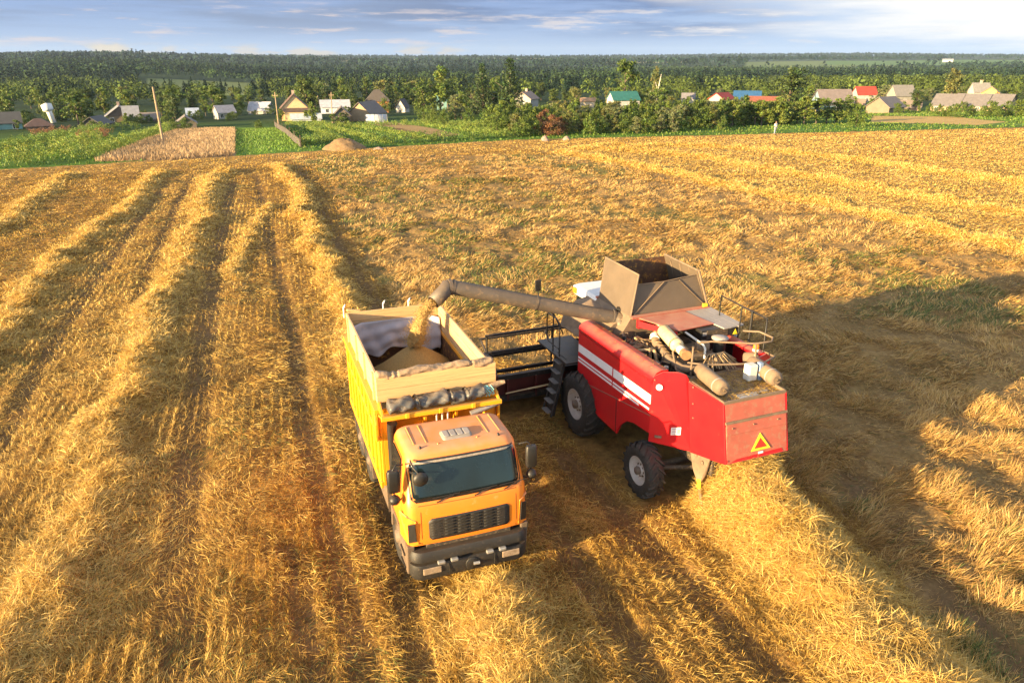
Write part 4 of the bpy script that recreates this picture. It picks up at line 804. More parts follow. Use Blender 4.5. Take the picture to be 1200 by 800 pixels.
# ================================================================== the field: soil, tracks, windrows, straw
def P(*px): return smooth(gpoly(px), 2)
WIND = [   # (points along the crest, half width, height, label)
 (P((-30, 860), (26, 739), (87, 647), (114, 564), (144, 463), (169, 400), (203, 332), (223, 291), (236, 247), (251, 212), (258, 200)), 1.05, .42, 'long golden straw windrow running from the lower left corner to the far field edge'),
 (P((-140, 500), (-60, 440), (0, 396), (27, 359), (67, 308), (101, 278), (152, 241), (175, 212), (184, 200)), .95, .36, 'golden straw windrow second from the left, meeting the left picture edge'),
 (P((-160, 330), (-60, 290), (0, 266), (27, 244), (61, 218), (85, 203)), 1.0, .32, 'short straw windrow furthest left in the field, toward the garden hedges'),
 (P((318, 193), (334, 202), (348, 218), (354, 240), (359, 265), (372, 300), (392, 345), (412, 400), (430, 450)), .85, .50, 'tall straw windrow leading down to the back of the yellow truck'),
 (P((530, 690), (590, 700), (598, 720), (600, 745), (602, 775), (620, 830), (640, 900)), 1.05, .5, 'matted straw windrow in front of the truck bumper'),
 (smooth(np.concatenate([np.array([(CX+4.35*math.sin(CTH), CY-4.35*math.cos(CTH)), (CX+5.4*math.sin(CTH), CY-5.4*math.cos(CTH)), (CX+6.6*math.sin(CTH), CY-6.6*math.cos(CTH))]), gpoly([(985, 700), (1040, 762), (1100, 840), (1140, 900)])]), 2), 1.2, .62, 'fresh bright straw windrow lying behind the combine'),
 (P((655, 178), (723, 190), (800, 204), (867, 222), (969, 240), (1070, 262), (1200, 293), (1340, 325)), 1.2, .42, 'nearest of the golden windrows crossing the upper right of the field'),
 (P((668, 174), (800, 180), (935, 205), (1070, 229), (1200, 252), (1340, 276)), 1.2, .40, 'second golden windrow crossing the upper right of the field'),
 (P((690, 172), (820, 170), (940, 180), (1036, 192), (1200, 216), (1340, 235)), 1.2, .38, 'far golden windrow crossing the upper right of the field'),
 (P((268, 330), (276, 300), (288, 278), (300, 258), (310, 240)), .5, .22, 'low broken straw windrow between the two long left windrows'),
]
TRK = [  # wheel tracks: (points, half width, depth)
 (P((20, 800), (55, 690), (80, 600), (112, 500), (145, 420), (170, 330), (190, 280), (215, 225), (228, 205)), .30, .10),
 (P((-60, 620), (0, 520), (40, 440), (90, 360), (130, 305), (165, 255), (195, 215)), .30, .07),
 (P((215, 800), (205, 700), (215, 600), (228, 500), (238, 420), (250, 330), (262, 260), (272, 215)), .42, .05),
 (P((300, 205), (308, 240), (318, 290), (332, 350), (345, 400), (352, 470), (372, 560), (392, 660), (420, 760), (440, 840)), .30, .10),
 (P((338, 640), (350, 700), (372, 790), (390, 850)), .22, .07),
 (P((352, 202), (372, 240), (398, 290), (430, 345), (450, 375)), .38, .06),
 (P((618, 560), (640, 610), (690, 680), (745, 760), (790, 850)), .32, .12),
 (P((655, 530), (720, 600), (790, 670), (860, 740), (930, 820)), .36, .10),
 (P((1000, 560), (1060, 640), (1130, 720), (1200, 790), (1260, 850)), .40, .08),
 (P((448, 560), (462, 640), (475, 720), (500, 820)), .30, .10),
]
CROP = gpoly([(330, 183), (372, 200), (405, 262), (455, 350), (560, 420), (700, 440), (900, 530), (965, 590), (1050, 680), (1130, 770), (1200, 860), (1700, 860), (2200, 420), (2200, 330), (1340, 330), (1200, 298), (1070, 266), (969, 244), (867, 226), (800, 209), (723, 194), (655, 182)])
WREG = gpoly([(655, 182), (723, 194), (867, 226), (1070, 266), (1340, 330), (2300, 500), (2300, 150), (1200, 152), (600, 172)])
DIRL = np.array([gz(155, 450)[0]-gz(240, 250)[0], gz(155, 450)[1]-gz(240, 250)[1]]); DIRL /= np.linalg.norm(DIRL)
DIRC = np.array([math.sin(CTH), -math.cos(CTH)]); DIRT = np.array([math.sin(TTH), -math.cos(TTH)])
EDGE_IN = 1.0
def fields(x, y):
    """all the per-place facts of the field, for ground and straw alike"""
    d = {}; d['edge'] = yedge(x)-y
    tr = np.zeros(x.shape); dep = np.zeros(x.shape); tdx = np.zeros(x.shape); tdy = np.ones(x.shape); tb = np.full(x.shape, 99.)
    for p, hw, de in TRK:
        q, side, arc, dx, dy = pdist(x, y, p); q = q+.12*(fbm(x*2, y*2, 31)-.5); k = 1-sstep(hw*.65, hw*1.25, q); dep = np.maximum(dep, k*de); tr = np.maximum(tr, k)
        m = q < tb; tb = np.where(m, q, tb); s = np.sign(side)
        tdx = np.where(m, dx, tdx); tdy = np.where(m, dy, tdy)
    d['track'] = tr; d['dep'] = dep; d['tdx'] = tdx; d['tdy'] = tdy; d['tdist'] = tb
    ws = np.zeros(x.shape); wmin = np.full(x.shape, 99.)
    for p, hw, h, _ in WIND:
        q, side, arc, dx, dy = pdist(x, y, p); wmin = np.minimum(wmin, q/hw)
    d['w'] = wmin
    d['crop'] = inpoly(x+1.2*(fbm(x*.5, y*.5, 41)-.5), y+1.2*(fbm(x*.5, y*.5, 42)-.5), CROP); d['wreg'] = inpoly(x, y, WREG)
    return d
def ground_h(x, y, f=None):
    near = 1-sstep(0, 3, y-yedge(x))
    if f is None: f = fields(x, y)
    z = terrain(x, y)-.6*f['dep']*near*(1-sstep(60, 90, y))
    z = z+near*(.20*(fbm(x*.8, y*.8, 51)-.5)+.20*(fbm(x*2.4, y*2.4, 53)-.5))*np.where(f['crop'], 1.5, 1.0)*(1-.8*f['track'])
    # vehicles stand on z = 0: press the soil flat round their wheels
    return z
# ---- ground sheet: rows get wider with distance, columns fan out to the horizon
ys = [4.0]
while ys[-1] < 7500: ys.append(ys[-1]+max(.075, .0052*(ys[-1]-2) if ys[-1] < 60 else (.3+.0035*(ys[-1]-60) if ys[-1] < 230 else .02*ys[-1])))
ys = np.array([-25., -10., -2.]+ys); us = np.concatenate([np.linspace(-2.6, -1.06, 14), np.linspace(-1.04, 1.04, 470), np.linspace(1.06, 2.6, 14)])
GY, GU = np.meshgrid(ys, us, indexing='ij'); GX = GU*(np.maximum(GY, 4)+5.0)
gx, gy = GX.ravel(), GY.ravel(); ff = fields(gx, gy); gzv = ground_h(gx, gy, ff)
infield = gy < yedge(gx)+1.0
n1 = fbm(gx*.9, gy*.9, 61); n2 = fbm(gx*3.1, gy*3.1, 62); n3 = fbm(gx*.12, gy*.12, 63)
def C(*c): return np.array(c, float)
tone = np.zeros((len(gx), 3))
base = C(.24, .135, .040)[None]*(.6+.8*n2[:, None]); soil = C(.14, .083, .042)[None]*(.7+.6*n2[:, None])
tone[:] = base
crop_c = C(.25, .155, .058)[None]*(.6+.8*n1[:, None]); grn = C(.075, .115, .025)[None]
tone = np.where(ff['crop'][:, None], crop_c*(1-.55*sstep(.52, .72, n3)[:, None])+grn*.55*sstep(.52, .72, n3)[:, None], tone)
tone = np.where((ff['wreg'] & ~ff['crop'])[:, None], C(.27, .165, .055)[None]*(.6+.8*n1[:, None]), tone)
tk_ = np.clip(ff['track']*(.25+.65*n2), 0, 1)[:, None]; tone = tone*(1-tk_)+soil*tk_
# far edge band of the field is bright stubble
eb = (1-sstep(2, 12, ff['edge']))[:, None]; tone = tone*(1-eb*.7)+C(.32, .19, .065)[None]*eb*.7
# beyond the field
grass = (C(.075, .14, .018)[None]*(.65+.7*n1[:, None])*(.8+.4*n3[:, None])); away = C(.025, .045, .012)[None]*(.7+.6*n3[:, None])
sd = gy-yedge(gx); mixf = sstep(60, 130, sd)[:, None]
outc = grass*(1-mixf)+away*mixf
def patch(px, col, var=.5, noise_s=.5, fade=0):
    """a crop plot or clearing given by the corners seen from the air, as ground positions"""
    pl = np.array([hit(u, v)[:2] for u, v in px]); m = inpoly(gx, gy, pl)
    outc[m] = (np.array(col)[None]*(1-var/2+var*fbm(gx[m]*noise_s, gy[m]*noise_s, 71)[:, None])); return pl
PL_wheat = patch([(112, 190), (160, 170), (205, 154), (275, 150), (275, 183), (200, 188)], (.36, .235, .12), .5, 1.5)
PL_green = patch([(277, 183), (277, 150), (322, 149), (352, 176)], (.12, .22, .028), .6, .8)
patch([(330, 150), (356, 145), (470, 172), (372, 176)], (.05, .105, .018), .8, .4)
PL_a = patch([(430, 146), (462, 143), (540, 158), (520, 161)], (.30, .20, .085), .5, .6)
PL_b = patch([(455, 152), (468, 150), (500, 160), (482, 163)], (.16, .09, .04), .5, .6)
patch([(470, 146), (530, 143), (620, 157), (600, 162)], (.12, .16, .035), .8, .5)
PL_c = patch([(1022, 136), (1120, 137), (1180, 143), (1170, 148), (1020, 144)], (.46, .31, .11), .3, .6)
patch([(930, 147), (1010, 143), (1150, 150), (1160, 152), (910, 158)], (.075, .16, .025), .5, .4)
patch([(1130, 149), (1290, 146), (1290, 142), (1180, 143)], (.10, .17, .03), .5, .4)
patch([(700, 80), (830, 78), (1000, 83), (800, 85)], (.16, .17, .06), .3, .01)
far = gy > 900; az = gx/np.maximum(gy, 1)
for a0, a1, y0, y1, c in ((.12, .22, 2300, 2900, (.33, .28, .12)), (.30, .50, 1500, 1950, (.13, .17, .06)), (.40, .80, 1650, 2300, (.11, .18, .06)), (-.22, -.12, 2600, 3100, (.30, .27, .13)), (-.05, .06, 3200, 3700, (.2, .2, .1)), (.18, .42, 1250, 1420, (.17, .17, .07)), (.55, .72, 2500, 3000, (.3, .26, .1))):
    m = far & (az > a0) & (az < a1) & (gy > y0) & (gy < y1); outc[m] = np.array(c)
m = (az > -.47) & (az < -.33) & (gy > 470) & (gy < 800); outc[m] = C(.13, .16, .05)
tone = np.where(infield[:, None], tone, outc)
R_, C_ = GX.shape; idx = np.arange(R_*C_).reshape(R_, C_); Q = np.stack([idx[:-1, :-1], idx[:-1, 1:], idx[1:, 1:], idx[1:, :-1]], -1).reshape(-1, 4)
M_ground = vcol_mat('field_soil_and_grass', .95, spec=.1, noise=(7.0, .45), bump=.6)
gr = link('ground', np_mesh('ground', np.stack([gx, gy, gzv], 1), Q, tone, M_ground, True)); tag(gr, kind='structure')
# ---- straw blades
M_straw = vcol_mat('straw', .6, .22, spec=.35)
PAL = np.array([(.085, .042, .010), (.21, .110, .022), (.38, .220, .042), (.54, .335, .070), (.66, .435, .108), (.74, .53, .18)])
def pal(t):
    t = np.clip(t, 0, .999)*(len(PAL)-1); i = t.astype(int); f = (t-i)[:, None]; return PAL[i]*(1-f)+PAL[i+1]*f
def blades(base, ang, tilt, length, width, col, droop=.25, roll=None):
    """bent tapering stalks: five points each"""
    n = len(base); ca, sa, ct, st = np.cos(ang), np.sin(ang), np.cos(tilt), np.sin(tilt)
    d = np.stack([ca*ct, sa*ct, st], 1); s = np.stack([-sa, ca, np.zeros(n)], 1); up = np.cross(d, s)*-1
    r = (rng.random(n)-.5)*1.8 if roll is None else roll; s = s*np.cos(r)[:, None]+up*np.sin(r)[:, None]
    L_ = length[:, None]; W = (s*width[:, None]*.5); bend = rng.normal(0, .035, n)[:, None]*L_*np.stack([-sa, ca, np.zeros(n)], 1)
    mid = base+d*L_*.55+bend; tip = base+d*L_+bend*2.2; tip[:, 2] -= droop*length*ct*.6*np.abs(rng.normal(.5, .4, n)); tip[:, 2] = np.maximum(tip[:, 2], base[:, 2]-.06)
    V = np.stack([base-W*.9, base+W*.9, mid+W, mid-W, tip], 1).reshape(-1, 3); b = np.arange(n)*5
    return V, np.stack([b, b+1, b+2, b+3], 1), np.stack([b+3, b+2, b+4], 1), np.repeat(col, 5, 0)
def straw_obj(name, parts, extra=None):
    vs, qs, ts, cs = [], [], [], []; o = 0
    for V, q, t, c in parts: vs.append(V); qs.append(q+o); ts.append(t+o); cs.append(c); o += len(V)
    return link(name, np_mesh(name, np.concatenate(vs), np.concatenate(qs), np.concatenate(cs), M_straw, False, np.concatenate(ts)))
def sample(n, y0, y1, ex=-.75, umax=.85):
    u = rng.random(n); e = ex+1; y = (y0**e+u*(y1**e-y0**e))**(1/e); return (rng.random(n)*2-1)*umax*(y+2.0), y
def veh_mask(x, y):
    """places under wheels where no stalk can stand"""
    m = np.zeros(x.shape, bool)
    c, s = math.cos(TTH), math.sin(TTH); lx = (x-TX)*c+(y-TY)*s; ly = -(x-TX)*s+(y-TY)*c; m |= (np.abs(lx) < 1.22) & (ly > .6) & (ly < 6.6)
    c, s = math.cos(CTH), math.sin(CTH); lx = (x-CX)*c+(y-CY)*s; ly = -(x-CX)*s+(y-CY)*c
    m |= (np.abs(lx) < 2.0) & (ly > -3.9) & (ly < .8); m |= (np.abs(lx) < 3.5) & (ly > 1.4) & (ly < 4.2); return m
# 1. flattened stubble of the cut strips
x, y = sample(1300000, 8.2, 112, -.74); f = fields(x, y); e = f['edge'] > .4
dens = np.where(f['crop'], 0, 1.0)*(1-.55*f['track'])*np.where(f['w'] < .7, .25, 1)*(.35+.9*fbm(x*.7, y*.7, 81)); keep = e & (rng.random(len(x)) < dens) & ~veh_mask(x, y)
x, y = x[keep], y[keep]; f = {k: v[keep] for k, v in f.items()}; z = ground_h(x, y, f); n = len(x)
side_r = sstep(1.0, 4.0, x-(-1+(y-12)*-.33)); dl = np.where((side_r > .5), math.atan2(DIRC[1], DIRC[0]), math.atan2(DIRL[1], DIRL[0]))
tdir = np.arctan2(f['tdy'], f['tdx']); wt = np.exp(-(f['tdist']/1.6)**2); base_a = np.where(rng.random(n) < wt, tdir, dl)
flow = (fbm(x*.35, y*.35, 91)-.5)*5.5; comb_ = (fbm(x*1.3, y*1.3, 92)-.5)*2.4
ang = base_a+flow*.22+comb_*.6+rng.normal(0, .62, n)+np.where(f['tdist'] < 1.5, .5*np.sign(fbm(x*.9, y*.9, 93)-.5), 0)
row = rng.random(n) < .42*sstep(.35, .6, fbm(x*.25, y*.25, 97)); pn = np.array([-DIRL[1], DIRL[0]]); off = x*pn[0]+y*pn[1]; sh = (np.round(off/.27)*.27-off+rng.normal(0, .025, n))*row; x = x+sh*pn[0]; y = y+sh*pn[1]
tilt = np.where(row, rng.normal(1.0, .25, n), np.abs(rng.normal(.16, .18, n))); sc_ = 1-.0015*np.maximum(y-20, 0); ln = np.where(row, rng.uniform(.07, .17, n), rng.uniform(.08, .30, n))*sc_; wd = np.maximum(.0075, .00052*y)*rng.uniform(.7, 1.5, n)
lum = .585+.30*(fbm(x*.55, y*.55, 94)-.5)*1.6+.46*(fbm(x*2.2, y*2.2, 95)-.5)+rng.normal(0, .19, n)-.12*f['track']+np.where(f['wreg'], .16, 0)+.12*(1-sstep(2, 14, f['edge'])); col = pal(lum)
gm = (rng.random(n) < .20*sstep(.52, .68, fbm(x*.28, y*.28, 96))); col[gm] = np.array([.13, .15, .035])*rng.uniform(.6, 1.3, (gm.sum(), 1))
stub = straw_obj('flattened_stubble', [blades(np.stack([x, y, z+rng.uniform(.0, .09, n)], 1), ang, tilt, ln, wd, col)])
tag(stub, 'flattened golden stubble and loose straw lying between the windrows', 'stubble', kind='stuff')
# 2. the lodged crop, thicker and shaggy, in tufts
x, y = sample(1250000, 9.5, 118, -.70); f = fields(x, y)
cl_ = fbm(x*.85, y*.85, 101); tuft = fbm(x*2.4, y*2.4, 102)
dens = np.where(f['crop'], 1.0, 0)*(.25+1.1*sstep(.30, .62, cl_))*(1-.6*f['track']); keep = (f['edge'] > .4) & (rng.random(len(x)) < dens) & ~veh_mask(x, y) & (f['w'] > .55)
x, y, cl_, tuft = x[keep], y[keep], cl_[keep], tuft[keep]; f = {k: v[keep] for k, v in f.items()}; z = ground_h(x, y, f); n = len(x)
ang = (fbm(x*.22, y*.22, 103)-.5)*7+(fbm(x*1.3, y*1.3, 104)-.5)*4.5+rng.normal(0, .75, n); nearr = np.exp(-np.maximum(0, 22-y)/4)  # lies lower near the cut
tilt = np.clip(.28+.5*sstep(.38, .62, cl_)*(1-.6*nearr)+.6*(tuft-.5)+rng.normal(0, .22, n), .03, 1.2); sc_ = 1-.002*np.maximum(y-20, 0)
ln = rng.uniform(.14, .38, n)*sc_*(.55+.75*sstep(.32, .62, cl_)); wd = np.maximum(.008, .00052*y)*rng.uniform(.7, 1.5, n)
lum = .60+.45*(cl_-.5)+.48*(tuft-.5)+rng.normal(0, .19, n); col = pal(lum); col = col*np.array([.98, .94, 1.12])+np.array([.012, .008, .014])
gn = sstep(.50, .66, fbm(x*.16, y*.16, 105)*.6+fbm(x*.6, y*.6, 106)*.4); gm = rng.random(n) < .06+.55*gn; col[gm] = np.array([.115, .15, .03])*rng.uniform(.5, 1.4, (gm.sum(), 1))
crop = straw_obj('lodged_crop', [blades(np.stack([x, y, z-.02+rng.uniform(0, .05, n)], 1), ang, tilt, ln, wd, col, .35)])
tag(crop, 'shaggy pale lodged grain crop with green weeds around and beyond the combine', 'crop', kind='stuff')
# 3. windrows: each a heap of loose straw along its line
def windrow(i, p, hw, h, label):
    L_ = np.concatenate([[0], np.cumsum(np.hypot(*np.diff(p, axis=0).T))]); tot = L_[-1]
    nstep = int(min(1400, max(80, tot/.14))); s = np.linspace(0, tot, nstep); ccx = np.interp(s, L_, p[:, 0]); ccy = np.interp(s, L_, p[:, 1])
    tx_, ty_ = np.gradient(ccx), np.gradient(ccy); l_ = np.hypot(tx_, ty_); tx_, ty_ = tx_/l_, ty_/l_; nx_, ny_ = -ty_, tx_
    K = 25; w = np.linspace(-1, 1, K); wob = 1.3*(fbm(s*.30, s*0+i*7.7, 111)-.5)+.8*(fbm(s*1.2, s*0+i*3.1, 119)-.5)
    def surf(sa, wa):
        c0, c1 = np.interp(sa, s, ccx), np.interp(sa, s, ccy); n0, n1 = np.interp(sa, s, nx_), np.interp(sa, s, ny_); wo = np.interp(sa, s, wob)
        wid_ = hw*(1.15+.5*(fbm(sa*.6, sa*0+i, 112)-.5)); X = c0+n0*(wa*wid_+wo); Y_ = c1+n1*(wa*wid_+wo)
        end = sstep(0, 1.0, sa)*sstep(0, 1.0, tot-sa) if i != 5 else sstep(0, 1.0, tot-sa)
        hh = h*(1.0 if i == 5 else .64)*(.30+1.4*fbm(sa*.9, wa*.8+i*3, 113))*np.exp(-(wa*1.45)**2*1.1)*(1-np.abs(wa)**6)*end
        if i == 5: hh = hh+np.exp(-((wa*1.05)**2))*(.92*np.exp(-((sa-.35)/.75)**2)+.40*np.exp(-((sa-1.7)/1.5)**2))*(1-np.abs(wa)**6)
        hh = hh*(1+.9*(fbm(X*2.2, Y_*2.2, 114)-.5))+.12*(fbm(X*6, Y_*6, 115)-.5)*(1-np.abs(wa)**4); return X, Y_, hh
    S, W_ = np.meshgrid(s, w, indexing='ij'); X, Y_, hh = surf(S.ravel(), W_.ravel()); g = ground_h(X, Y_); Z = g-.05*np.abs(W_.ravel())**4+hh
    id_ = np.arange(nstep*K).reshape(nstep, K); Qm = np.stack([id_[:-1, :-1], id_[:-1, 1:], id_[1:, 1:], id_[1:, :-1]], -1).reshape(-1, 4)
    tn = pal(.26+.35*(fbm(X*3, Y_*3, 116)-.5))  # core tone darkened: shade between the stalks is put into the colour
    # stalks
    dist = np.hypot(ccx, ccy); wgt = np.maximum(6, dist)**-1.0; cdf = np.cumsum(wgt); cdf /= cdf[-1]; N_ = int(min(210000, 5600*np.sum(wgt)*(tot/nstep)*9*hw))
    N_ = N_*2 if i == 5 else N_; sa = np.interp(rng.random(N_), cdf, s); sa = np.where(rng.random(N_) < .45, tot*.32*rng.random(N_)**1.3, sa) if i == 5 else sa; wa = np.clip(rng.normal(0, .50, N_), -1.25, 1.25) if i != 5 else np.clip(rng.uniform(-1.1, 1.1, N_), -1.25, 1.25); X2, Y2, h2 = surf(sa, np.clip(wa, -1, 1)); 
    nn0, nn1 = np.interp(sa, s, nx_), np.interp(sa, s, ny_); X2 = X2+nn0*(wa-np.clip(wa, -1, 1))*hw; Y2 = Y2+nn1*(wa-np.clip(wa, -1, 1))*hw
    D = np.hypot(X2, Y2); z2 = ground_h(X2, Y2)+h2-.02+rng.uniform(0, .07, N_)
    an = rng.random(N_)*2*PI; ti = rng.normal(.14, .38, N_); ln_ = rng.uniform(.10, .38, N_)*(1-.001*np.maximum(D-20, 0)); wd_ = np.maximum(.007, .00055*D)*rng.uniform(.7, 1.4, N_)
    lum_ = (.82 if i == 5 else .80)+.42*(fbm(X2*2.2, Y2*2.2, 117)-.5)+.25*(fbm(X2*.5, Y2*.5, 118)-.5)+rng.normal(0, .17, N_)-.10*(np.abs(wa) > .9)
    bl = blades(np.stack([X2, Y2, z2], 1), an, ti, ln_, wd_, pal(lum_), .5)
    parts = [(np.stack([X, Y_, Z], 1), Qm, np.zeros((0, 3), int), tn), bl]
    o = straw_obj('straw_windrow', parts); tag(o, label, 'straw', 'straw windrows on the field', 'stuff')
for i, (p, hw, h, lab) in enumerate(WIND): windrow(i, p, hw, h, lab)

# straw still dropping from the hood onto the fresh swath, and chaff lying on the machine
n = 5200; r0 = rng.uniform(-.72, .72, n); b0 = rng.uniform(4.35, 5.25, n); z0 = rng.uniform(.70, 1.55, n); bx = CX+r0*math.cos(CTH)+b0*math.sin(CTH); by = CY+r0*math.sin(CTH)-b0*math.cos(CTH)
o = straw_obj('falling_straw', [blades(np.stack([bx, by, z0], 1), rng.random(n)*6.28, rng.normal(-.5, .5, n), rng.uniform(.12, .36, n), np.full(n, .008), pal(rng.normal(.72, .18, n)), .3)])
tag(o, 'loose bright straw dropping from under the combine hood', 'straw', None, 'stuff')
n = 5200; u_ = rng.random(n); q = u_ < .45
r0 = np.where(q, rng.uniform(-.8, .8, n), rng.uniform(-1.5, 1.5, n)); b0 = np.where(q, rng.uniform(3.5, 4.88, n), rng.uniform(.2, 3.3, n)); z0 = np.where(q, 2.905, 2.56)+rng.random(n)*.03
k = ~q & (np.abs(r0) > 1.26); z0 = np.where(k, 3.20, z0); 
o = straw_obj('chaff', [blades(np.stack([r0, -b0, z0], 1), rng.random(n)*6.28, rng.normal(.05, .15, n), rng.uniform(.04, .16, n), np.full(n, .007), pal(rng.normal(.50, .2, n)), .3)]); o.parent = comb; o['kind'] = 'stuff'
# ================================================================== village, trees, forest
M_leaf = vcol_mat('leaves', .55, .28, spec=.35)
M_leaffar = vcol_mat('far_leaves', .8, .0, spec=.1)
M_bark = mat('bark', (.10, .075, .055), .9, var=.35, scale=6, bump=.3)
M_birch = mat('pale_birch_bark', (.55, .50, .44), .8, var=.35, scale=5)
GREEN = {k: tuple(1.02*c for c in v) for k, v in {'broadleaf': (.098, .140, .024), 'lime': (.135, .175, .030), 'tall': (.090, .125, .028), 'spruce': (.042, .070, .022), 'willow': (.155, .175, .075), 'bush': (.105, .150, .026), 'olive': (.14, .15, .045), 'red': (.17, .085, .04), 'dark': (.055, .085, .022)}.items()}
def leaf_cloud(clumps, nper, size, col, rs, flat=.6, solid=.55):
    """leaf-sized faces spread through clumps (centre, radii)"""
    cs = np.array([c for c, r in clumps]); rr = np.array([r for c, r in clumps]); n = len(cs)*nper; ci = np.repeat(np.arange(len(cs)), nper)
    d = rs.normal(0, 1, (n, 3)); d /= np.linalg.norm(d, axis=1, keepdims=True); rad = rs.random(n)**.45
    p = cs[ci]+d*rr[ci]*rad[:, None]
    nrm = d*.9+rs.normal(0, .6, (n, 3))+np.array([0, 0, .35]); nrm /= np.linalg.norm(nrm, axis=1, keepdims=True)
    a = np.cross(nrm, rs.normal(0, 1, (n, 3))); a /= np.linalg.norm(a, axis=1, keepdims=True)+1e-9; b = np.cross(nrm, a); s = size*rs.uniform(.6, 1.35, n)[:, None]
    V = np.stack([p-a*s*.5-b*s*flat*.2, p+a*s*.1-b*s*flat*.5, p+a*s*.55+b*s*flat*.15, p-a*s*.05+b*s*flat*.5], 1).reshape(-1, 3)
    cl = rs.uniform(.75, 1.3, len(cs))[ci]*rs.uniform(.7, 1.35, n); hue = rs.normal(0, .10, len(cs))[ci]
    c = np.array(col)[None]*cl[:, None]*np.stack([1+hue, np.ones(n), 1-hue*.5], 1); return V, np.arange(n*4).reshape(-1, 4), np.repeat(c, 4, 0)
PROTO = {}
def tree_meshes(kind, var):
    """crown and trunk of a tree one unit = one metre, about ten metres tall (bushes four)"""
    k = (kind, var)
    if k in PROTO: return PROTO[k]
    rs = np.random.default_rng(abs(hash(kind)) % 1000 if False else sum(map(ord, kind))*7+var*131); cl = []
    if kind == 'spruce':
        Ht, nl = 10.0, 15
        for i in range(nl):
            t = i/(nl-1); z = 1.0+t*8.6; r = 2.05*(1-t)**.8+.18; m = max(3, int(10*(1-t)+2))
            for j in range(m):
                a = 2*PI*j/m+rs.random()*1.2; q = r*rs.uniform(.55, 1.0); cl.append(((q*math.cos(a)*.75, q*math.sin(a)*.75, z-.15*q), (.55+.22*r, .55+.22*r, .42)))
        leaf = (30, .34)
    elif kind in ('bush', 'red'):
        Ht = 4.0
        for i in range(34):
            a = rs.random()*2*PI; q = math.sqrt(rs.random())*1.55; z = .35+rs.random()**.8*(3.3-q*.55); cl.append(((q*math.cos(a), q*math.sin(a), z), (.55*rs.uniform(.7, 1.4), .55*rs.uniform(.7, 1.4), .50*rs.uniform(.7, 1.5))))
        for i in range(10): a = rs.random()*2*PI; q = rs.random()*.9; cl.append(((q*math.cos(a), q*math.sin(a), 3.4+rs.random()*.7), (.25, .25, .5)))
        leaf = (48, .24)
    else:
        Ht = 10.0; w = {'broadleaf': 3.1, 'lime': 2.9, 'tall': 2.0, 'willow': 3.6, 'olive': 2.6, 'dark': 3.0}[kind]; z0 = {'tall': 2.0, 'willow': .6}.get(kind, 1.3)
        lobes = [((rs.normal(0, w*.38), rs.normal(0, w*.38), z0+1+rs.random()*(8.6-z0)*.85), rs.uniform(.9, 1.7)) for _ in range(9)]+[((0, 0, 8.3), 1.1), ((0, 0, 5.0), 1.9), ((0, 0, 3.0), 1.5)]
        for (c, r) in lobes:
            t = (c[2]-z0)/(9-z0); lim = w*(1.0-.5*max(0, t-.25)); x, y = c[0], c[1]; q = math.hypot(x, y)
            if q > lim*.75: x, y = x*lim*.75/q, y*lim*.75/q
            for i in range(8):
                d = rs.normal(0, 1, 3); d /= np.linalg.norm(d); rr = r*rs.uniform(.6, 1.05); cl.append(((x+d[0]*rr, y+d[1]*rr, min(9.7, max(z0, c[2]+d[2]*rr*.85))), tuple(rs.uniform(.42, .85)*np.array([1, 1, .75]))))
        leaf = (34, .42)
    V, Q, c = leaf_cloud(cl, leaf[0], leaf[1], GREEN[kind], rs); crown = np_mesh(kind+'_crown', V, Q, c, M_leaf)
    t = MB(); hh = Ht*.86; b = .022*Ht if Ht > 5 else .05
    t.tube([(0, 0, -.5), (0, 0, 0), (rs.normal(0, .1), rs.normal(0, .1), hh*.4), (rs.normal(0, .15), rs.normal(0, .15), hh)], [b*1.3, b, b*.75, b*.15], 8)
    for i in range(6):
        z = Ht*rs.uniform(.2, .6); a = rs.random()*2*PI; l = (Ht*.2)*rs.uniform(.6, 1.2); t.tube([(0, 0, z), (l*.5*math.cos(a), l*.5*math.sin(a), z+l*.45), (l*math.cos(a), l*math.sin(a), z+l*.8)], [b*.5, b*.3, b*.08], 6)
    o = t.build('trunk', M_bark); tm = o.data; bpy.data.objects.remove(o); PROTO[k] = (crown, tm, Ht); return PROTO[k]
LAND = []    # (u, name) landmarks for descriptions
TREES = []   # (u, top v, D, x, y, object)
trees_made = []
KINDNAME = {'broadleaf': ('leafy_tree', 'mid green leafy tree'), 'lime': ('leafy_tree', 'bright yellow green leafy tree'), 'tall': ('slim_tree', 'slim upright leafy tree'), 'spruce': ('spruce_tree', 'dark pointed spruce'), 'willow': ('willow_tree', 'pale grey green rounded willow'), 'bush': ('bush', 'green leafy bush'), 'olive': ('leafy_tree', 'olive brown airy tree'), 'red': ('bush', 'reddish brown bush'), 'dark': ('leafy_tree', 'dark green rounded tree')}
def tree(kind, x, y, h, wid=1.0, var=None, label=None, group=None, trunk=True, lean=0):
    var = rng.integers(0, 3) if var is None else var; cm, tm, Ht = tree_meshes(kind, int(var)); s = h/Ht; nm = KINDNAME[kind][0]
    e = empty(nm, (x, y, T(x, y)-.05), rng.random()*6.28, None, 'bush' if kind in ('bush', 'red') else 'tree', group, 1); e.scale = (s*wid, s*wid, s)
    link('crown', cm, e); link('trunk', tm, e)
    if label: e['label'] = label
    else: trees_made.append((e, kind, x, y, h))
    return e
def px_of(x, y, z):
    d = np.array([x, y, z-H]); fw = d[1]*CP-d[2]*SP; up = d[1]*SP+d[2]*CP; return 600+F*d[0]/fw, 400-F*up/fw
def at(u, D): x = (u-600)/F*D*(CP*1.0)*1.08; return x, D
def xat(u, v, D):
    """x on the line of sight through (u, v) at distance D"""
    d = ray(u, v); return d[0]/d[1]*D
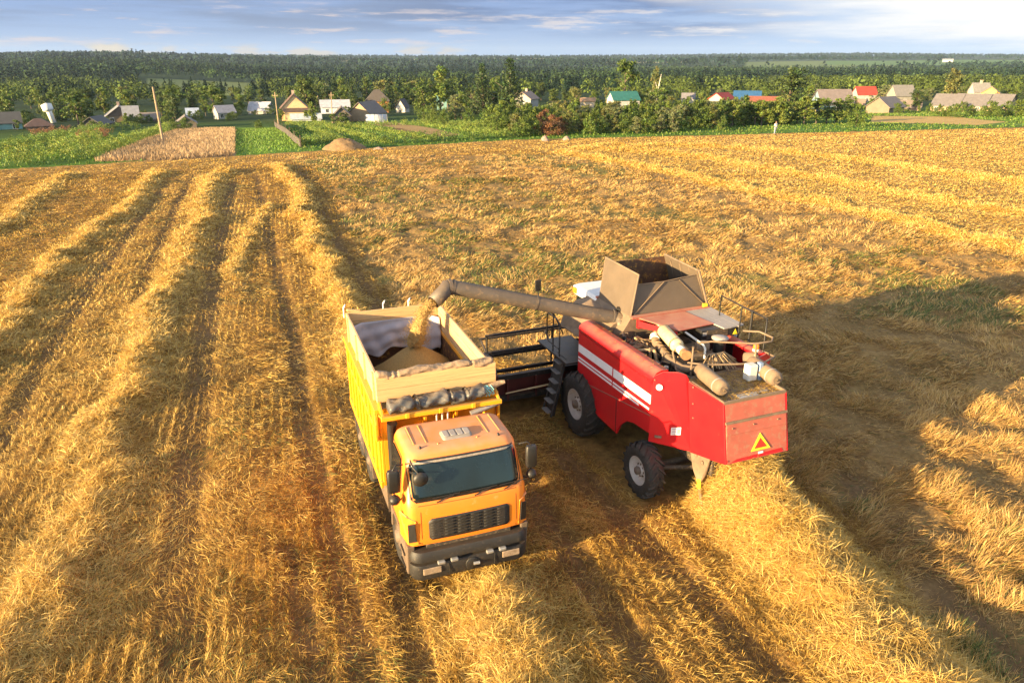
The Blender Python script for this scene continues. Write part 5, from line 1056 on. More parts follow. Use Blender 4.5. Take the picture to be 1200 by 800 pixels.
# ---- houses
WIN = mat('window_pane', (.03, .035, .04), .1, spec=.9); WFR = mat('white_window_frame', (.72, .70, .66), .6)
MATS = {}
def cm_(c, rough=.8, var=.15, nm='wall'):
    k = (tuple(c), nm)
    if k not in MATS: MATS[k] = mat(nm+'_%d' % len(MATS), c, rough, var=var, scale=1.5, wear=tuple(v*.6 for v in c), wear_amt=.15)
    return MATS[k]
HOUSES = []
def house(u0, u1, vt, vb, D, turn, wallc, roofc, label, hwf=.5, depth=None, wins=2, chim=False, name='house', cat='house', wall_low=None, porch=False, gable=None, hip=False):
    """turn 0: eaves to the viewer; 90: gable to the viewer (degrees, plus any small twist)"""
    uc = (u0+u1)/2; hid = D < 0; D = abs(D) if hid else (hit(uc, vb-1)[1] if D < 1000 else D); x = xat(uc, vb, D); zb = H+ray(uc, vb)[2]/ray(uc, vb)[1]*D; W = (u1-u0)/F*D*1.06; Ht = (vb-vt)/F*D*1.05; zg = T(x, D); Ht += max(0, zb-zg) if zb > zg else 0; z0 = min(zb, zg)-.2; Ht += .2
    gz_ = abs(math.sin(math.radians(turn))) > .7; dep = depth or W*(1.25 if gz_ else .75); w2 = W/2; d2 = dep/2
    e = empty(name, (x, D+d2*.6, z0), math.atan2(-x, D)*1.0+math.radians(turn % 90 if False else (turn-90 if gz_ else turn)), label, cat, None, 1)
    HOUSES.append((u0, u1, vt, vb, D)); LAND.append((uc, label, D))
    hw = Ht-(1-hwf)*(vb-vt)/F*D*1.05; wm = cm_(wallc); rm = cm_(roofc, .75, .2, 'roof')
    m = MB()
    if hip: m.bb(-w2*.9, w2*.9, -d2*.9, d2*.9, 0, hw)
    elif gz_: m.prism([(-w2*.92, 0), (w2*.92, 0), (w2*.92, hw), (0, Ht-.12), (-w2*.92, hw)], 'y', -d2, d2)
    else: m.prism([(-d2*.92, 0), (d2*.92, 0), (d2*.92, hw), (0, Ht-.12), (-d2*.92, hw)], 'x', -w2*.96, w2*.96)
    wo = m.build('wall', wm, e)
    r = MB(); t = .12; ov = .35
    if hip:
        q = .22; r.loft([[(-w2, -d2, hw-.05), (w2, -d2, hw-.05), (w2, d2, hw-.05), (-w2, d2, hw-.05)], [(-w2, -d2, hw+.08), (w2, -d2, hw+.08), (w2, d2, hw+.08), (-w2, d2, hw+.08)], [(-w2*q, -d2*.1, Ht), (w2*q, -d2*.1, Ht), (w2*q, d2*.1, Ht), (-w2*q, d2*.1, Ht)]], sm=False)
    elif gz_:
        sl = (Ht-hw)/(w2*.92); r.prism([(-w2-ov*.3, hw-sl*(w2*.08+ov*.3)), (0, Ht), (w2+ov*.3, hw-sl*(w2*.08+ov*.3)), (w2+ov*.3, hw-sl*(w2*.08+ov*.3)+t), (0, Ht+t), (-w2-ov*.3, hw-sl*(w2*.08+ov*.3)+t)], 'y', -d2-ov, d2+ov)
    else:
        sl = (Ht-hw)/(d2*.92); r.prism([(-d2-ov*.3, hw-sl*(d2*.08+ov*.3)), (0, Ht), (d2+ov*.3, hw-sl*(d2*.08+ov*.3)), (d2+ov*.3, hw-sl*(d2*.08+ov*.3)+t), (0, Ht+t), (-d2-ov*.3, hw-sl*(d2*.08+ov*.3)+t)], 'x', -w2-.1, w2+.1)
    ro = r.build('roof', rm, e)
    if gable is not None and gz_:
        g = MB(); g.prism([(-w2*.9, hw), (w2*.9, hw), (0, Ht-.15)], 'y', -d2-.04, -d2-.003); g.build('gable_boards', cm_(gable, nm='gable'), wo)
    fy = -d2 if gz_ else -d2*.92
    for k in range(wins):
        xx = -w2*.55+w2*1.1*k/max(1, wins-1) if wins > 1 else 0; zz = hw*.55; s_ = min(.45, hw*.26)
        f = MB(); f.bb(xx-s_*.8-.08, xx+s_*.8+.08, fy-.06, fy-.003, zz-s_-.08, zz+s_+.08); fo = f.build('window', WFR, e)
        f = MB(); f.bb(xx-s_*.8, xx-.03, fy-.075, fy-.061, zz-s_, zz+s_); f.bb(xx+.03, xx+s_*.8, fy-.075, fy-.061, zz-s_, zz+s_); f.build('pane', WIN, fo)
    if chim: c = MB(); c.bb(-.3, .3, -.25, .25, Ht-.6, Ht+.75); c.bb(-.36, .36, -.3, .3, Ht+.75, Ht+.85); c.build('chimney', cm_((.42, .30, .24), nm='chimney'), ro)
    if porch:
        p = MB(); p.slab([(-w2*.75, -d2-1.9, hw*.80), (w2*1.05, -d2-1.9, hw*.80), (w2*1.05, -d2-.05, hw*1.02), (-w2*.75, -d2-.05, hw*1.02)], .12); p.build('porch_roof', cm_((.10, .065, .05), nm='roof'), e)
        p = MB(); p.bb(-w2*.68, w2*.98, -d2-1.7, -d2-.01, 0, hw*.75); p.build('porch_wall', wm, e)
    return e
GREY, DGREY, WHITEW, BROWN = (.27, .25, .24), (.085, .08, .075), (.34, .325, .30), (.13, .085, .06)
house(-14, 18, 135, 153, 125, 0, (.20, .36, .34), DGREY, 'grey roofed shed with teal walls cut by the left picture edge', .45)
house(29, 57, 141, 153, 135, 0, BROWN, (.10, .06, .05), 'low dark brown roofed shed right of the teal walled shed', .35, hip=True, wins=0)
house(98, 121, 139, 152, 138, 68, (.05, .045, .04), DGREY, 'dark lean shed left of the grey gabled house with yellow trim', .45, wins=0, name='shed', cat='shed')
house(121, 151, 127, 144, 165, 90, (.24, .17, .10), (.22, .21, .21), 'grey roofed house with a brown gable and yellow trim', .42, gable=(.12, .09, .07), chim=True)
house(145, 161, 127, 142, -178, 0, WHITEW, (.30, .30, .32), 'house with a pale metal roof, right behind the brown gabled house', .30, wins=1)
house(164, 184, 134, 144, 180, 0, (.2, .15, .11), (.22, .18, .15), 'low grey roofed outbuilding left of the tall leaning pole', .4, wins=1)
house(204, 226, 138, 151, 160, 90, (.20, .155, .12), (.16, .14, .13), 'weathered wooden shed with a gable right of the tall leaning pole', .45, wins=0, name='shed', cat='shed')
house(219, 232, 129, 141, -195, 0, (.35, .36, .40), (.36, .42, .55), 'small blue grey roofed house behind the weathered wooden shed', .4, wins=1)
house(252, 272, 126, 139, -190, 20, WHITEW, (.32, .30, .31), 'white house half hidden by trees, above the pale wheat plot', .5)
house(293, 316, 122, 135, 200, -20, WHITEW, (.40, .39, .41), 'white roofed house left of the cream house', .4)
house(328, 358, 115, 142, 168, 90, (.58, .40, .22), (.12, .07, .05), 'cream gabled house with a brown roof and a dark porch roof', .50, wins=2, chim=True, porch=True)
house(342, 374, 135, 143, 160, 0, (.50, .52, .54), (.38, .42, .45), 'low pale greenhouse in front of the cream house', .45, depth=3, name='greenhouse', cat='greenhouse', wins=0)
house(376, 407, 120, 134, 205, 0, (.56, .60, .66), (.40, .40, .43), 'long pale blue building with a white roof behind the thin pole', .55, depth=7)
house(390, 409, 128, 145, 162, 90, (.15, .12, .10), (.13, .11, .10), 'small dark hut with a white framed window front', .52, wins=1)
house(415, 443, 123, 143, 170, 62, (.36, .24, .14), (.15, .12, .105), 'weathered barn with a sunlit left roof slope', .45, wins=0, name='barn', cat='barn')
house(429, 455, 109, 132, -215, 0, (.42, .18, .06), (.085, .07, .06), 'orange brown log house with a dark hipped roof', .50, hip=True, wins=2)
house(466, 477, 119, 135, -215, 70, (.55, .5, .44), (.07, .06, .06), 'narrow dark roofed white house beside the log house', .5, wins=1)
house(512, 523, 112, 122, -235, 0, (.16, .30, .27), (.12, .25, .22), 'small cabin with a pale turquoise roof among trees', .4, wins=1)
house(607, 627, 110, 122, -215, 70, WHITEW, (.28, .19, .14), 'tan roofed house with a white gable behind the bushes', .45, wins=1, chim=True)
house(716, 746, 110, 123, -190, 22, (.42, .4, .38), (.02, .12, .105), 'house with a teal green metal roof behind the bushes', .42, wins=1)
house(681, 697, 116, 121, -200, 0, (.5, .4, .3), (.34, .2, .11), 'low orange roofed shed left of the teal roofed house', .4, wins=0)
house(800, 814, 111, 120, -225, 0, (.4, .38, .36), (.17,.16,.17), 'small grey roofed house between the teal and the red roofs', .45, wins=1)
house(838, 857, 111, 121, -205, 62, WHITEW, (.36, .035, .02), 'white house with a bright red roof left of the blue roof', .42, wins=1)
house(863, 891, 109, 120, -215, 0, (.35, .33, .3), (.02, .085, .20), 'building with a bright blue metal roof', .30, wins=0)
house(881, 919, 115, 122, -195, 0, (.4, .28, .2), (.28, .085, .045), 'long low building with an orange red roof', .3, wins=0)
house(959, 996, 109, 131, 165, 28, (.17, .25, .32), (.18, .145, .135), 'large grey roofed barn with blue walls right of the fruit trees', .38, wins=1, name='barn', cat='barn')
house(995, 1013, 118, 126, 178, 0, (.3, .2, .14), (.24, .16, .12), 'low brownish shed right of the large blue walled barn', .4, wins=0, name='shed', cat='shed')
house(1004, 1025, 104, 116, -235, 25, WHITEW, (.34, .04, .025), 'far white house with a red roof above the barns', .4, wins=1)
house(1046, 1069, 103, 119, -225, 35, (.26, .24, .2), (.19, .175, .16), 'grey roofed house half behind a dark tree on the right', .4, wins=1)
house(1028, 1055, 117, 134, 170, 65, (.19, .14, .10), (.17, .14, .125), 'weathered twin gabled shed left of the long grey building', .45, wins=0, name='shed', cat='shed')
house(1057, 1079, 120, 131, 175, 0, (.28, .2, .15), (.18, .145, .125), 'low weathered shed beside the long grey building', .4, wins=0, name='shed', cat='shed')
for u0, u1, nm in ((1104, 1131, 'left'), (1130, 1162, 'middle'), (1161, 1190, 'right')): house(u0, u1, 114, 132, 168, -12, (.38, .27, .17), (.165, .145, .135), nm+' section of the long grey roofed farm building', .42, depth=9, wins=2, name='farm_building', cat='building')
house(1155, 1173, 104, 116, -225, 90, (.72, .42, .12), (.36, .22, .14), 'orange yellow house with a gable at the far right', .5, wins=2)
house(1140, 1158, 100, 114, -235, 30, (.4, .36, .32), (.2, .19, .18), 'grey roofed house left of the orange yellow house', .4, wins=1, chim=True)
house(1107, 1117, 69.6, 71.8, 1900, 0, (.4, .39, .37), (.36, .35, .34), 'far white farm building on the horizon fields', .6, wins=0)
x, D, z = hit(440, 144); W_ = 24/F*D
e = empty('greenhouse', (x, D+1.5, z-.1), math.atan2(-x, D), 'white arched plastic greenhouse in front of the log house', 'greenhouse', None, 1); HOUSES.append((428, 453, 135, 143, D)); LAND.append((440, 'white arched greenhouse', D))
m = MB(); arc = [(1.3*math.cos(PI*k/12), 1.75*math.sin(PI*k/12)) for k in range(13)]; m.prism(arc, 'x', -W_/2, W_/2, True); go_ = m.build('cover', mat('white_plastic_sheet', (.46, .45, .45), .45, var=.12, scale=2), e)
for k in range(6):
    t_ = MB(); xx = -W_/2+W_*k/5; t_.tube([(xx, 1.32*math.cos(PI*j/12), 1.77*math.sin(PI*j/12)) for j in range(13)], .03, 5); t_.build('hoop', M_chrome, e)
# ---- poles, tower, fence, heap, stones
M_pole = mat('old_pole_wood', (.30, .215, .14), .85, var=.25, scale=3)
def pole(u0, v0, u1, v1, D, label, r=.13, cross=False):
    """foot at (u1, v1), head at (u0, v0), standing D metres out"""
    x1 = xat(u1, v1, D); x0 = xat(u0, v0, D); zt = H+ray(u0, v0)[2]/ray(u0, v0)[1]*D; zg = T(x1, D)
    e = empty('utility_pole', (x1, D, zg), 0, label, 'pole', 'wooden poles by the gardens', 1); m = MB(); m.tube([(0, 0, -.3), ((x0-x1)*.5, 0, (zt-zg)*.5), (x0-x1, 0, zt-zg)], [r, r*.9, r*.7], 10); m.build('post', M_pole, e)
    c = MB(); c.bb(x0-x1-.5, x0-x1+.5, -.06, .06, zt-zg-.7, zt-zg-.6)
    for k in (-.45, .45): c.tube([(x0-x1+k, 0, zt-zg-.62), (x0-x1+k, 0, zt-zg-.42)], .04, 6)
    if cross: c.build('crossarm', M_pole, e)
    LAND.append((u1, label, D)); return e
pole(179, 102, 191, 165, 101, 'tall leaning wooden pole standing in the pale wheat plot', .16)
pole(322, 108, 327, 151, 148, 'wooden pole in front of the cream house, at the plank fence', .13, True)
pole(388, 108, 389, 138, 168, 'thin wooden pole beside the small dark hut', .12, True)
pole(372, 112, 377, 136, 190, 'far thin pole beside the pale blue building', .10)
pole(955, 103, 957, 126, 190, 'short pole left of the large blue walled barn', .10)
x, D = xat(61, 134, 185), 185; zg = T(x, D)
e = empty('water_tower', (x, D, zg), 0, 'leaning white water tower with a wider tank on top, among the trees at left', 'water tower', None, 1); e.rotation_euler = (0, math.radians(-13), 0); LAND.append((60, 'the white water tower', 185))
zt = H-(115-68)/F*D-zg; hh = zt*1.03
m = MB(); m.lathe([(.01, 0), (.62, 0), (.62, hh*.62)], (0, 0, 0), 'z', 20); m.build('shaft', M_white, e)
m = MB(); m.lathe([(.62, hh*.56), (1.15, hh*.64), (1.18, hh*.66), (1.18, hh*.93), (.01, hh)], (0, 0, 0), 'z', 24); m.build('tank', mat('pale_tower_steel', (.60, .60, .60), .5, metal=.1, var=.12), e)
m = MB(); m.tube([(.7, -.3, hh*.1), (1.25, -.3, hh*.6)], .03, 5); m.build('ladder', M_tan, e)
a = np.array(hit(322, 148)[:2]); b = np.array(hit(352, 173)[:2]); dvec = b-a; Lf = np.linalg.norm(dvec); ang_ = math.atan2(dvec[1], dvec[0])
e = empty('plank_fence', (a[0], a[1], 0), 0, 'grey plank fence between the green plot and the vegetable garden', 'fence', None, 1); LAND.append((338, 'the grey plank fence', 120))
m = MB(); r_ = MB(); npl = int(Lf/.16)
for k in range(npl): p = a+dvec*k/npl; h_ = .85+.12*rng.random(); m.box((p[0]-a[0], p[1]-a[1], T(p[0], p[1])+h_/2), (.125, .025, h_), Matrix.Rotation(ang_, 3, 'Z'))
m.build('planks', mat('grey_planks', (.10, .085, .075), .9, var=.4, scale=1.2), e)
for k in range(8):
    p = a+dvec*k/7; q = MB(); q.box((p[0]-a[0]+.06, p[1]-a[1]+.05, T(p[0], p[1])+.7), (.12, .12, 1.4), Matrix.Rotation(ang_, 3, 'Z')); q.build('post', M_bark, e)
m = MB()
for k in range(16):
    p = a+dvec*(k+.5)/16; m.box((p[0]-a[0], p[1]-a[1], T(p[0], p[1])+.85), (Lf/16, .05, .09), Matrix.Rotation(ang_, 3, 'Z'))
m.build('rail', M_bark, e)
def mound(name, u0, u1, vt, vb, m_, label, cat, rough_=.25, n=26):
    u = (u0+u1)/2; x, y, z = hit(u, vb); W = (u1-u0)/F*y/2; h_ = (vb-vt)/F*y*.72; V = []
    for j in range(12):
        t = j/11; rr = 1-t
        for i in range(n):
            a_ = 2*PI*i/n; k = 1+rough_*(float(fbm(np.array([math.cos(a_)*2+t*3+u]), np.array([math.sin(a_)*2+t]), 7)[0])-.5)*2; V.append((W*k*rr**.9*math.cos(a_), W*.8*k*rr**.9*math.sin(a_), h_*(math.sin(t*PI/2))*(1+.2*(random.random()-.5)*(t > 0))-(.2 if j == 0 else 0)))
    o = MB().add(V, [(j*n+i, j*n+(i+1) % n, (j+1)*n+(i+1) % n, (j+1)*n+i) for j in range(11) for i in range(n)], True).build(name, m_); o.location = (x, y+W*.6, z); tag(o, label, cat); return o
mound('manure_heap', 376, 425, 161, 177, mat('light_soil_heap', (.22, .135, .062), .95, var=.35, scale=2.5, bump=.8), 'heap of light brown soil and straw on the grass verge', 'heap')
M_stone = mat('pinkish_stone', (.26, .18, .145), .85, var=.3, scale=4, bump=.5)
mound('boulder', 633, 644, 158, 166, M_stone, 'pinkish pale boulder at the verge left of the bushes', 'boulder', .5, 12)
mound('boulder', 659, 669, 159, 165, M_stone, 'flat brownish boulder under the bushes at the verge', 'boulder', .4, 12)
mound('boulder', 436, 450, 172, 176, M_stone, 'small low stone right of the brown soil heap', 'boulder', .4, 12)
# ---- person on the verge
x, y, z = hit(908, 157.5); ph = .00
pe_ = bpy.data.meshes.new('person'); vs = [(0, 0, .92), (0, 0, 1.12), (0, .0, 1.38), (0, 0, 1.50), (0, -.02, 1.62), (0, -.02, 1.72), (-.10, 0, .86), (-.12, -.02, .48), (-.12, .03, .06), (-.12, -.10, .03), (.10, 0, .86), (.12, .06, .48), (.12, .10, .06), (.12, -.02, .03), (-.20, 0, 1.40), (-.26, .02, 1.12), (-.24, -.12, .90), (-.24, -.16, .82), (.20, 0, 1.40), (.26, .02, 1.12), (.25, -.08, .88), (.25, -.10, .80)]
ed = [(0, 1), (1, 2), (2, 3), (3, 4), (4, 5), (0, 6), (6, 7), (7, 8), (8, 9), (0, 10), (10, 11), (11, 12), (12, 13), (2, 14), (14, 15), (15, 16), (16, 17), (2, 18), (18, 19), (19, 20), (20, 21)]
pe_.from_pydata(vs, ed, []); po = link('person', pe_); rad = [.15, .14, .17, .06, .095, .085, .09, .065, .045, .045, .09, .065, .045, .045, .065, .045, .035, .035, .065, .045, .035, .035]
sk = po.modifiers.new('skin', 'SKIN')
for sv, r in zip(pe_.skin_vertices[0].data, rad): sv.radius = (r, r*.85)
pe_.skin_vertices[0].data[0].use_root = True; po.modifiers.new('sub', 'SUBSURF').levels = 1; po.modifiers['sub'].render_levels = 2
pe_.materials.append(mat('skin_tone', (.50, .30, .20), .6)); po.location = (x, y, z-.02); po.rotation_euler = (0, 0, .6); tag(po, 'small distant person standing on the grass verge in a pale shirt', 'person')
def shell(name, verts, edges, rads, m_, parent):
    me = bpy.data.meshes.new(name); me.from_pydata(verts, edges, []); o = link(name, me, parent); o.modifiers.new('skin', 'SKIN')
    for sv, r in zip(me.skin_vertices[0].data, rads): sv.radius = (r, r*.88)
    me.skin_vertices[0].data[0].use_root = True; o.modifiers.new('sub', 'SUBSURF').levels = 1; me.materials.append(m_); return o
shell('shirt', [vs[0], vs[1], vs[2], (0, 0, 1.46), vs[14], vs[15], vs[18], vs[19]], [(0, 1), (1, 2), (2, 3), (2, 4), (4, 5), (2, 6), (6, 7)], [.165, .16, .19, .08, .085, .065, .085, .065], mat('pale_shirt', (.72, .68, .62), .8), po)
shell('trousers', [(0, 0, .95), vs[6], vs[7], vs[8], vs[10], vs[11], vs[12]], [(0, 1), (1, 2), (2, 3), (0, 4), (4, 5), (5, 6)], [.165, .11, .085, .065, .11, .085, .065], mat('grey_blue_trousers', (.22, .26, .34), .85), po)
h_ = MB(); h_.ball((0, -.005, 1.70), .10, 12, 8, (1, 1, .9)); h_.build('hair', mat('dark_hair', (.05, .035, .025), .7), po)
# ---- planted trees named one by one: kind, u, v top, v base or None, D, width factor, label
def named(kind, u, vt, D, wid, label, h=None):
    x = xat(u, vt+10, D); zt = H+ray(u, vt)[2]/ray(u, vt)[1]*D; z = T(x, D); e = tree(kind, x, D, max(2, zt-z), wid, label=label); LAND.append((u, label, D)); HOUSES.append((u-4, u+4, vt+4, vt+16, D-1)); return e
named('spruce', 565, 74, 190, 1.25, 'tall dark spruce, left one of the pair above the bushes')
named('spruce', 598, 68, 185, 1.35, 'tall dark spruce, right one of the pair above the bushes')
named('broadleaf', 734, 67, 200, .95, 'tall dark green tree right behind the teal roofed house')
named('dark', 930, 74, 185, 1.15, 'big dark round tree behind the long orange red roof')
named('olive', 1120, 80, 205, 1.15, 'large loose olive tree above the long grey farm building')
named('lime', 515, 76, 205, 1.1, 'large pale green tree with a loose crown left of the spruce pair')
named('dark', 1076, 104, 200, 1.3, 'dark rounded tree in front of the grey roofed house on the right')
named('bush', 1005, 123, 116, 1.15, 'lone round green bush at the edge of the right strip')
named('olive', 770, 78, 215, .65, 'thin crowned tree with a bare pale trunk right of the teal roofed house')
named('spruce', 412, 92, 250, 1.0, 'spruce behind the pale blue building')
named('spruce', 455, 92, 245, 1.5, 'broad dark spruce behind the log house')
named('lime', 365, 117, 160, .8, 'bright round tree at the right side of the cream house')
bt = MB(); x = xat(770, 105, 212); zg = T(x, 212); bt.tube([(0, 0, 0), (.2, 0, 4), (.5, 0, 7), (.9, 0, 9.5)], [.22, .18, .14, .05], 8); bt.tube([(.3, 0, 5), (-.6, 0, 7.5)], [.1, .04], 6); bo = bt.build('birch_trunk', M_birch); bo.location = (x, 212, zg); tag(bo, 'bare white birch trunk standing out before the dark wood', 'tree')
# filler trees of the village: never in front of a house, pole or tower
def free(u, vt, vb, D, half):
    for u0, u1, t, b, d in HOUSES:
        if D < d+4 and u+half > u0-1 and u-half < u1+1 and vt < b and vb > t-1: return False
        if abs(D-d) < 8 and u+half*.4 > u0 and u-half*.4 < u1: return False
    return True
HOUSES += [(176, 194, 100, 166, 101), (318, 331, 106, 150, 150), (383, 393, 106, 138, 170), (48, 68, 112, 136, 186)]
cnt = 0; tries = 0
while cnt < 235 and tries < 14000:
    tries += 1; D = rng.uniform(165, 345); u = rng.uniform(-60, 1260)
    if u < 250 and rng.random() < .35: D = rng.uniform(150, 230)
    kind = rng.choice(['broadleaf', 'lime', 'tall', 'broadleaf', 'willow', 'olive', 'dark', 'spruce'], p=[.23, .15, .17, .1, .06, .1, .13, .06])
    x = xat(u, 100, D); z = T(x, D); h = (rng.uniform(4.5, 8.5) if rng.random() < .45 else rng.uniform(8, 12.5))*(1.1 if D > 240 else 1); half = h*.28/D*F; ub, vb = px_of(x, D, z); ut, vt = px_of(x, D, z+h)
    vmin = (97+14*rng.random()) if u < 305 else ((86+20*rng.random()) if u < 640 else (97+12*rng.random()))
    if vt < vmin: h = H+ray(u, vmin)[2]/ray(u, vmin)[1]*D-z; vt = vmin
    if h < 3.5: continue
    if not free(u, vt, vb, D, half): continue
    if any((x-a)**2+(D-b)**2 < 9 for _, _, a, b, _ in trees_made): continue
    tree(kind, x, D, h, rng.uniform(.85, 1.45)); cnt += 1
# shrubs and garden trees close against the houses
for (u0, u1, vt, vb, D) in list(HOUSES):
    if D > 400 or vb-vt < 9 or 25 < u0 < 70 or u1-u0 < 13 or vb-vt > 30 or (u0 == 48): continue
    for sgn in (-1, 1):
        if rng.random() < .85:
            uu = (u0 if sgn < 0 else u1)+sgn*rng.uniform(-4, 5); hh_ = (vb-vt)/F*D*rng.uniform(.38, .75); Dd = D-rng.uniform(1.5, 4.5); tree(rng.choice(['bush', 'bush', 'lime', 'broadleaf']), xat(uu, vb, Dd), Dd, max(1.6, hh_), rng.uniform(1.0, 1.5))
    for _ in range(2):
        if rng.random() < .8: uu = rng.uniform(u0-3, u1+3); Dd = D-rng.uniform(4, 10)
        else: continue
        if 422 < uu < 458 or 338 < uu < 376: continue
        tree('bush', xat(uu, vb, Dd), Dd, rng.uniform(1.3, 2.3), 1.5)
# low bushes in the village gardens
cnt = 0; tries = 0
while cnt < 70 and tries < 6000:
    tries += 1; D = rng.uniform(135, 215); u = rng.uniform(-40, 1240); x = xat(u, 130, D); z = T(x, D); h = rng.uniform(1.6, 3.6); half = h*.5/D*F; _, vb = px_of(x, D, z); _, vt = px_of(x, D, z+h)
    if D-float(yedge(x)) < 45 or not free(u, vt, vb, D, half): continue
    tree('bush', x, D, h, rng.uniform(.9, 1.5)); cnt += 1
# the thicket right of the middle
for row, (D0, n, h0, h1) in enumerate(((7, 32, 1.9, 3.1), (13, 36, 2.4, 3.6), (21, 36, 2.6, 4.1), (32, 30, 2.8, 4.4))):
    for k in range(n):
        u = 575+(925-575)*(k+.2+.6*rng.random())/n; 
        if row == 0 and (u < 600 or 800 < u < 835): continue
        D = 100; 
        for _ in range(4): D = float(yedge(np.array(xat(u, 140, D))))+D0+rng.uniform(-2.5, 2.5)*.5
        if u > 850 and row < 2: continue
        kk = 'red' if (row == 0 and 630 < u < 660) else rng.choice(['bush', 'bush', 'bush', 'willow', 'olive']); hh_ = rng.uniform(h0, h1)*(1.12 if kk in ('willow', 'olive') else 1)
        tree(kk, xat(u, 140, D), D, hh_, rng.uniform(.9, 1.3)*(1 if kk in ('bush', 'red') else 1.25), group='thicket bushes beyond the field edge')
for k in range(13):   # row of small fruit trees with visible stems
    u = 845+k*12.5+rng.uniform(-3, 3); D = 122+rng.uniform(-2, 2)+k*.6; tree('lime' if k % 3 else 'broadleaf', xat(u, 140, D), D, rng.uniform(3.9, 4.9), 1.35, group='row of small fruit trees')
# right end bushes by the long building
for k in range(14):
    u = 1090+k*9+rng.uniform(-3, 3); D = 150+rng.uniform(-4, 4)
    if rng.random() < .6: tree('bush', xat(u, 135, D), D, rng.uniform(1.5, 2.9), 1.3)
# ---- labels of the trees that look alike, told by what they stand near
CUT = re.compile(r',| right of| left of| behind| right behind| with | beside| in front| cut by| among| standing| between| half | above| at the ')
def short_names(ls):
    """shortest opening phrase of each description that no other description opens with"""
    out = {}
    for l in ls:
        ends = [m.start() for m in CUT.finditer(l)]+[len(l)]
        for e in ends:
            p = l[:e].strip(' ,')
            if len(p.split()) >= 3 and sum(q.startswith(p) for q in set(ls)) == 1: break
        out[l] = p
    return out
FIX = {'grey roofed house half behind a dark tree on the right': 'grey roofed house on the right', 'left section of the long grey roofed farm building': 'left part of the farm building', 'middle section of the long grey roofed farm building': 'middle part of the farm building', 'right section of the long grey roofed farm building': 'right part of the farm building', 'tall dark spruce, left one of the pair above the bushes': 'left spruce of the tall pair', 'tall dark spruce, right one of the pair above the bushes': 'right spruce of the tall pair'}
SN = short_names([l for _, l, _ in LAND])
named_marks = [(u, FIX.get(l, SN[l]), D) for u, l, D in LAND]
buck = {}
for e, kind, x, y, h in trees_made:
    u, v = px_of(x, y, T(x, y)); D = y; best = min(named_marks, key=lambda q: abs(q[0]-u)+.25*abs(q[2]-D)); du = u-best[0]
    rel = ('behind' if D > best[2]+6 else 'in front of') if abs(du) < 14 else ('right of' if du > 0 else 'left of')
    far_ = 'far ' if D > best[2]+60 else ''
    size = 'tall ' if h > 10 else ('small ' if h < (7 if kind not in ('bush', 'red') else 2.6) else '')
    lm = best[1]; lm = lm if lm.startswith('the ') else 'the '+lm
    lab = next((q for q in (size+far_+KINDNAME[kind][1]+' '+rel+' '+lm, size+KINDNAME[kind][1]+' '+rel+' '+lm, KINDNAME[kind][1]+' '+rel+' '+lm) if len(q.split()) <= 16), 'small '+KINDNAME[kind][0].replace('_', ' ')+' '+rel+' '+lm)
    e['label'] = lab; buck.setdefault(lab, []).append(e)
for lab, es in buck.items():
    for e in es: g_ = 'trees of the village' if e['category'] == 'tree' else 'bushes of the village'; e['group'] = g_+', '+lab if len(es) > 1 else g_
# ---- garden hedges: rows of berry bushes
def hedge(px, h, label, col='bush', wid=.9, red=0):
    pts = [np.array(hit(u, v)) for u, v in px]; cl = []; rs = np.random.default_rng(int(px[0][0]+px[0][1]*3)); tot = sum(np.linalg.norm(b-a) for a, b in zip(pts[:-1], pts[1:]))
    for a, b in zip(pts[:-1], pts[1:]):
        L_ = np.linalg.norm(b-a); n = int(L_/.32)
        for k in range(n):
            p = a+(b-a)*(k+rs.random())/n; hl = h*rs.uniform(.75, 1.15); nn = np.array([-(b-a)[1], (b-a)[0], 0])/L_
            for j in range(2): q = p+nn*rs.normal(0, wid*.5); cl.append(((q[0], q[1], p[2]+hl*rs.uniform(.2, .85)), (.42, .42, .40*rs.uniform(.8, 1.4))))
    V, Q_, c = leaf_cloud(cl, 30, .17, tuple(1.35*q for q in GREEN[col]), rs); o = link('berry_hedge', np_mesh('berry_hedge', V, Q_, c, M_leaf)); tag(o, label, 'hedge', 'garden hedges'); return o
hedge([(-25, 200), (20, 194), (60, 184), (100, 172), (118, 166)], 1.9, 'long green berry hedge nearest the left picture edge', 'lime', .75)
hedge([(80, 190), (112, 184), (150, 172), (185, 160), (196, 153)], 1.7, 'green berry hedge along the left side of the pale wheat plot', 'lime', .7)
hedge([(-20, 182), (30, 172), (75, 162), (120, 154), (165, 151)], 1.5, 'second green hedge behind the long berry hedge', 'bush', .8)
hedge([(38, 160), (60, 157), (82, 155)], 1.3, 'short reddish brown hedge at the left gardens', 'red', .8)
hedge([(98, 167), (112, 163), (124, 160)], 1.5, 'reddish brown end of bushes beside the berry hedge', 'red', .9)
hedge([(425, 169), (470, 168), (520, 166), (570, 163), (616, 160)], 1.5, 'dark green low hedge right of the brown soil heap', 'bush', 1.3)
hedge([(360, 172), (372, 168), (385, 164)], 1.2, 'low green bushes beside the plank fence end', 'bush', 1.4)
for px_, hh_, lb_ in (([(362, 151), (385, 160), (408, 170)], .5, 'low vegetable row right beside the plank fence'), ([(385, 150), (420, 160), (455, 169)], .55, 'middle low vegetable row before the small dark hut'), ([(415, 149), (465, 158), (510, 165)], .5, 'low vegetable row below the white arched greenhouse'), ([(500, 148), (550, 154), (600, 160)], .5, 'low vegetable row at the right end of the gardens')):
    hedge(px_, hh_, lb_, 'lime', .35)
hedge([(345, 146), (395, 150), (450, 147), (520, 146), (560, 150)], .9, 'weedy green growth behind the vegetable plots', 'lime', 3.0)
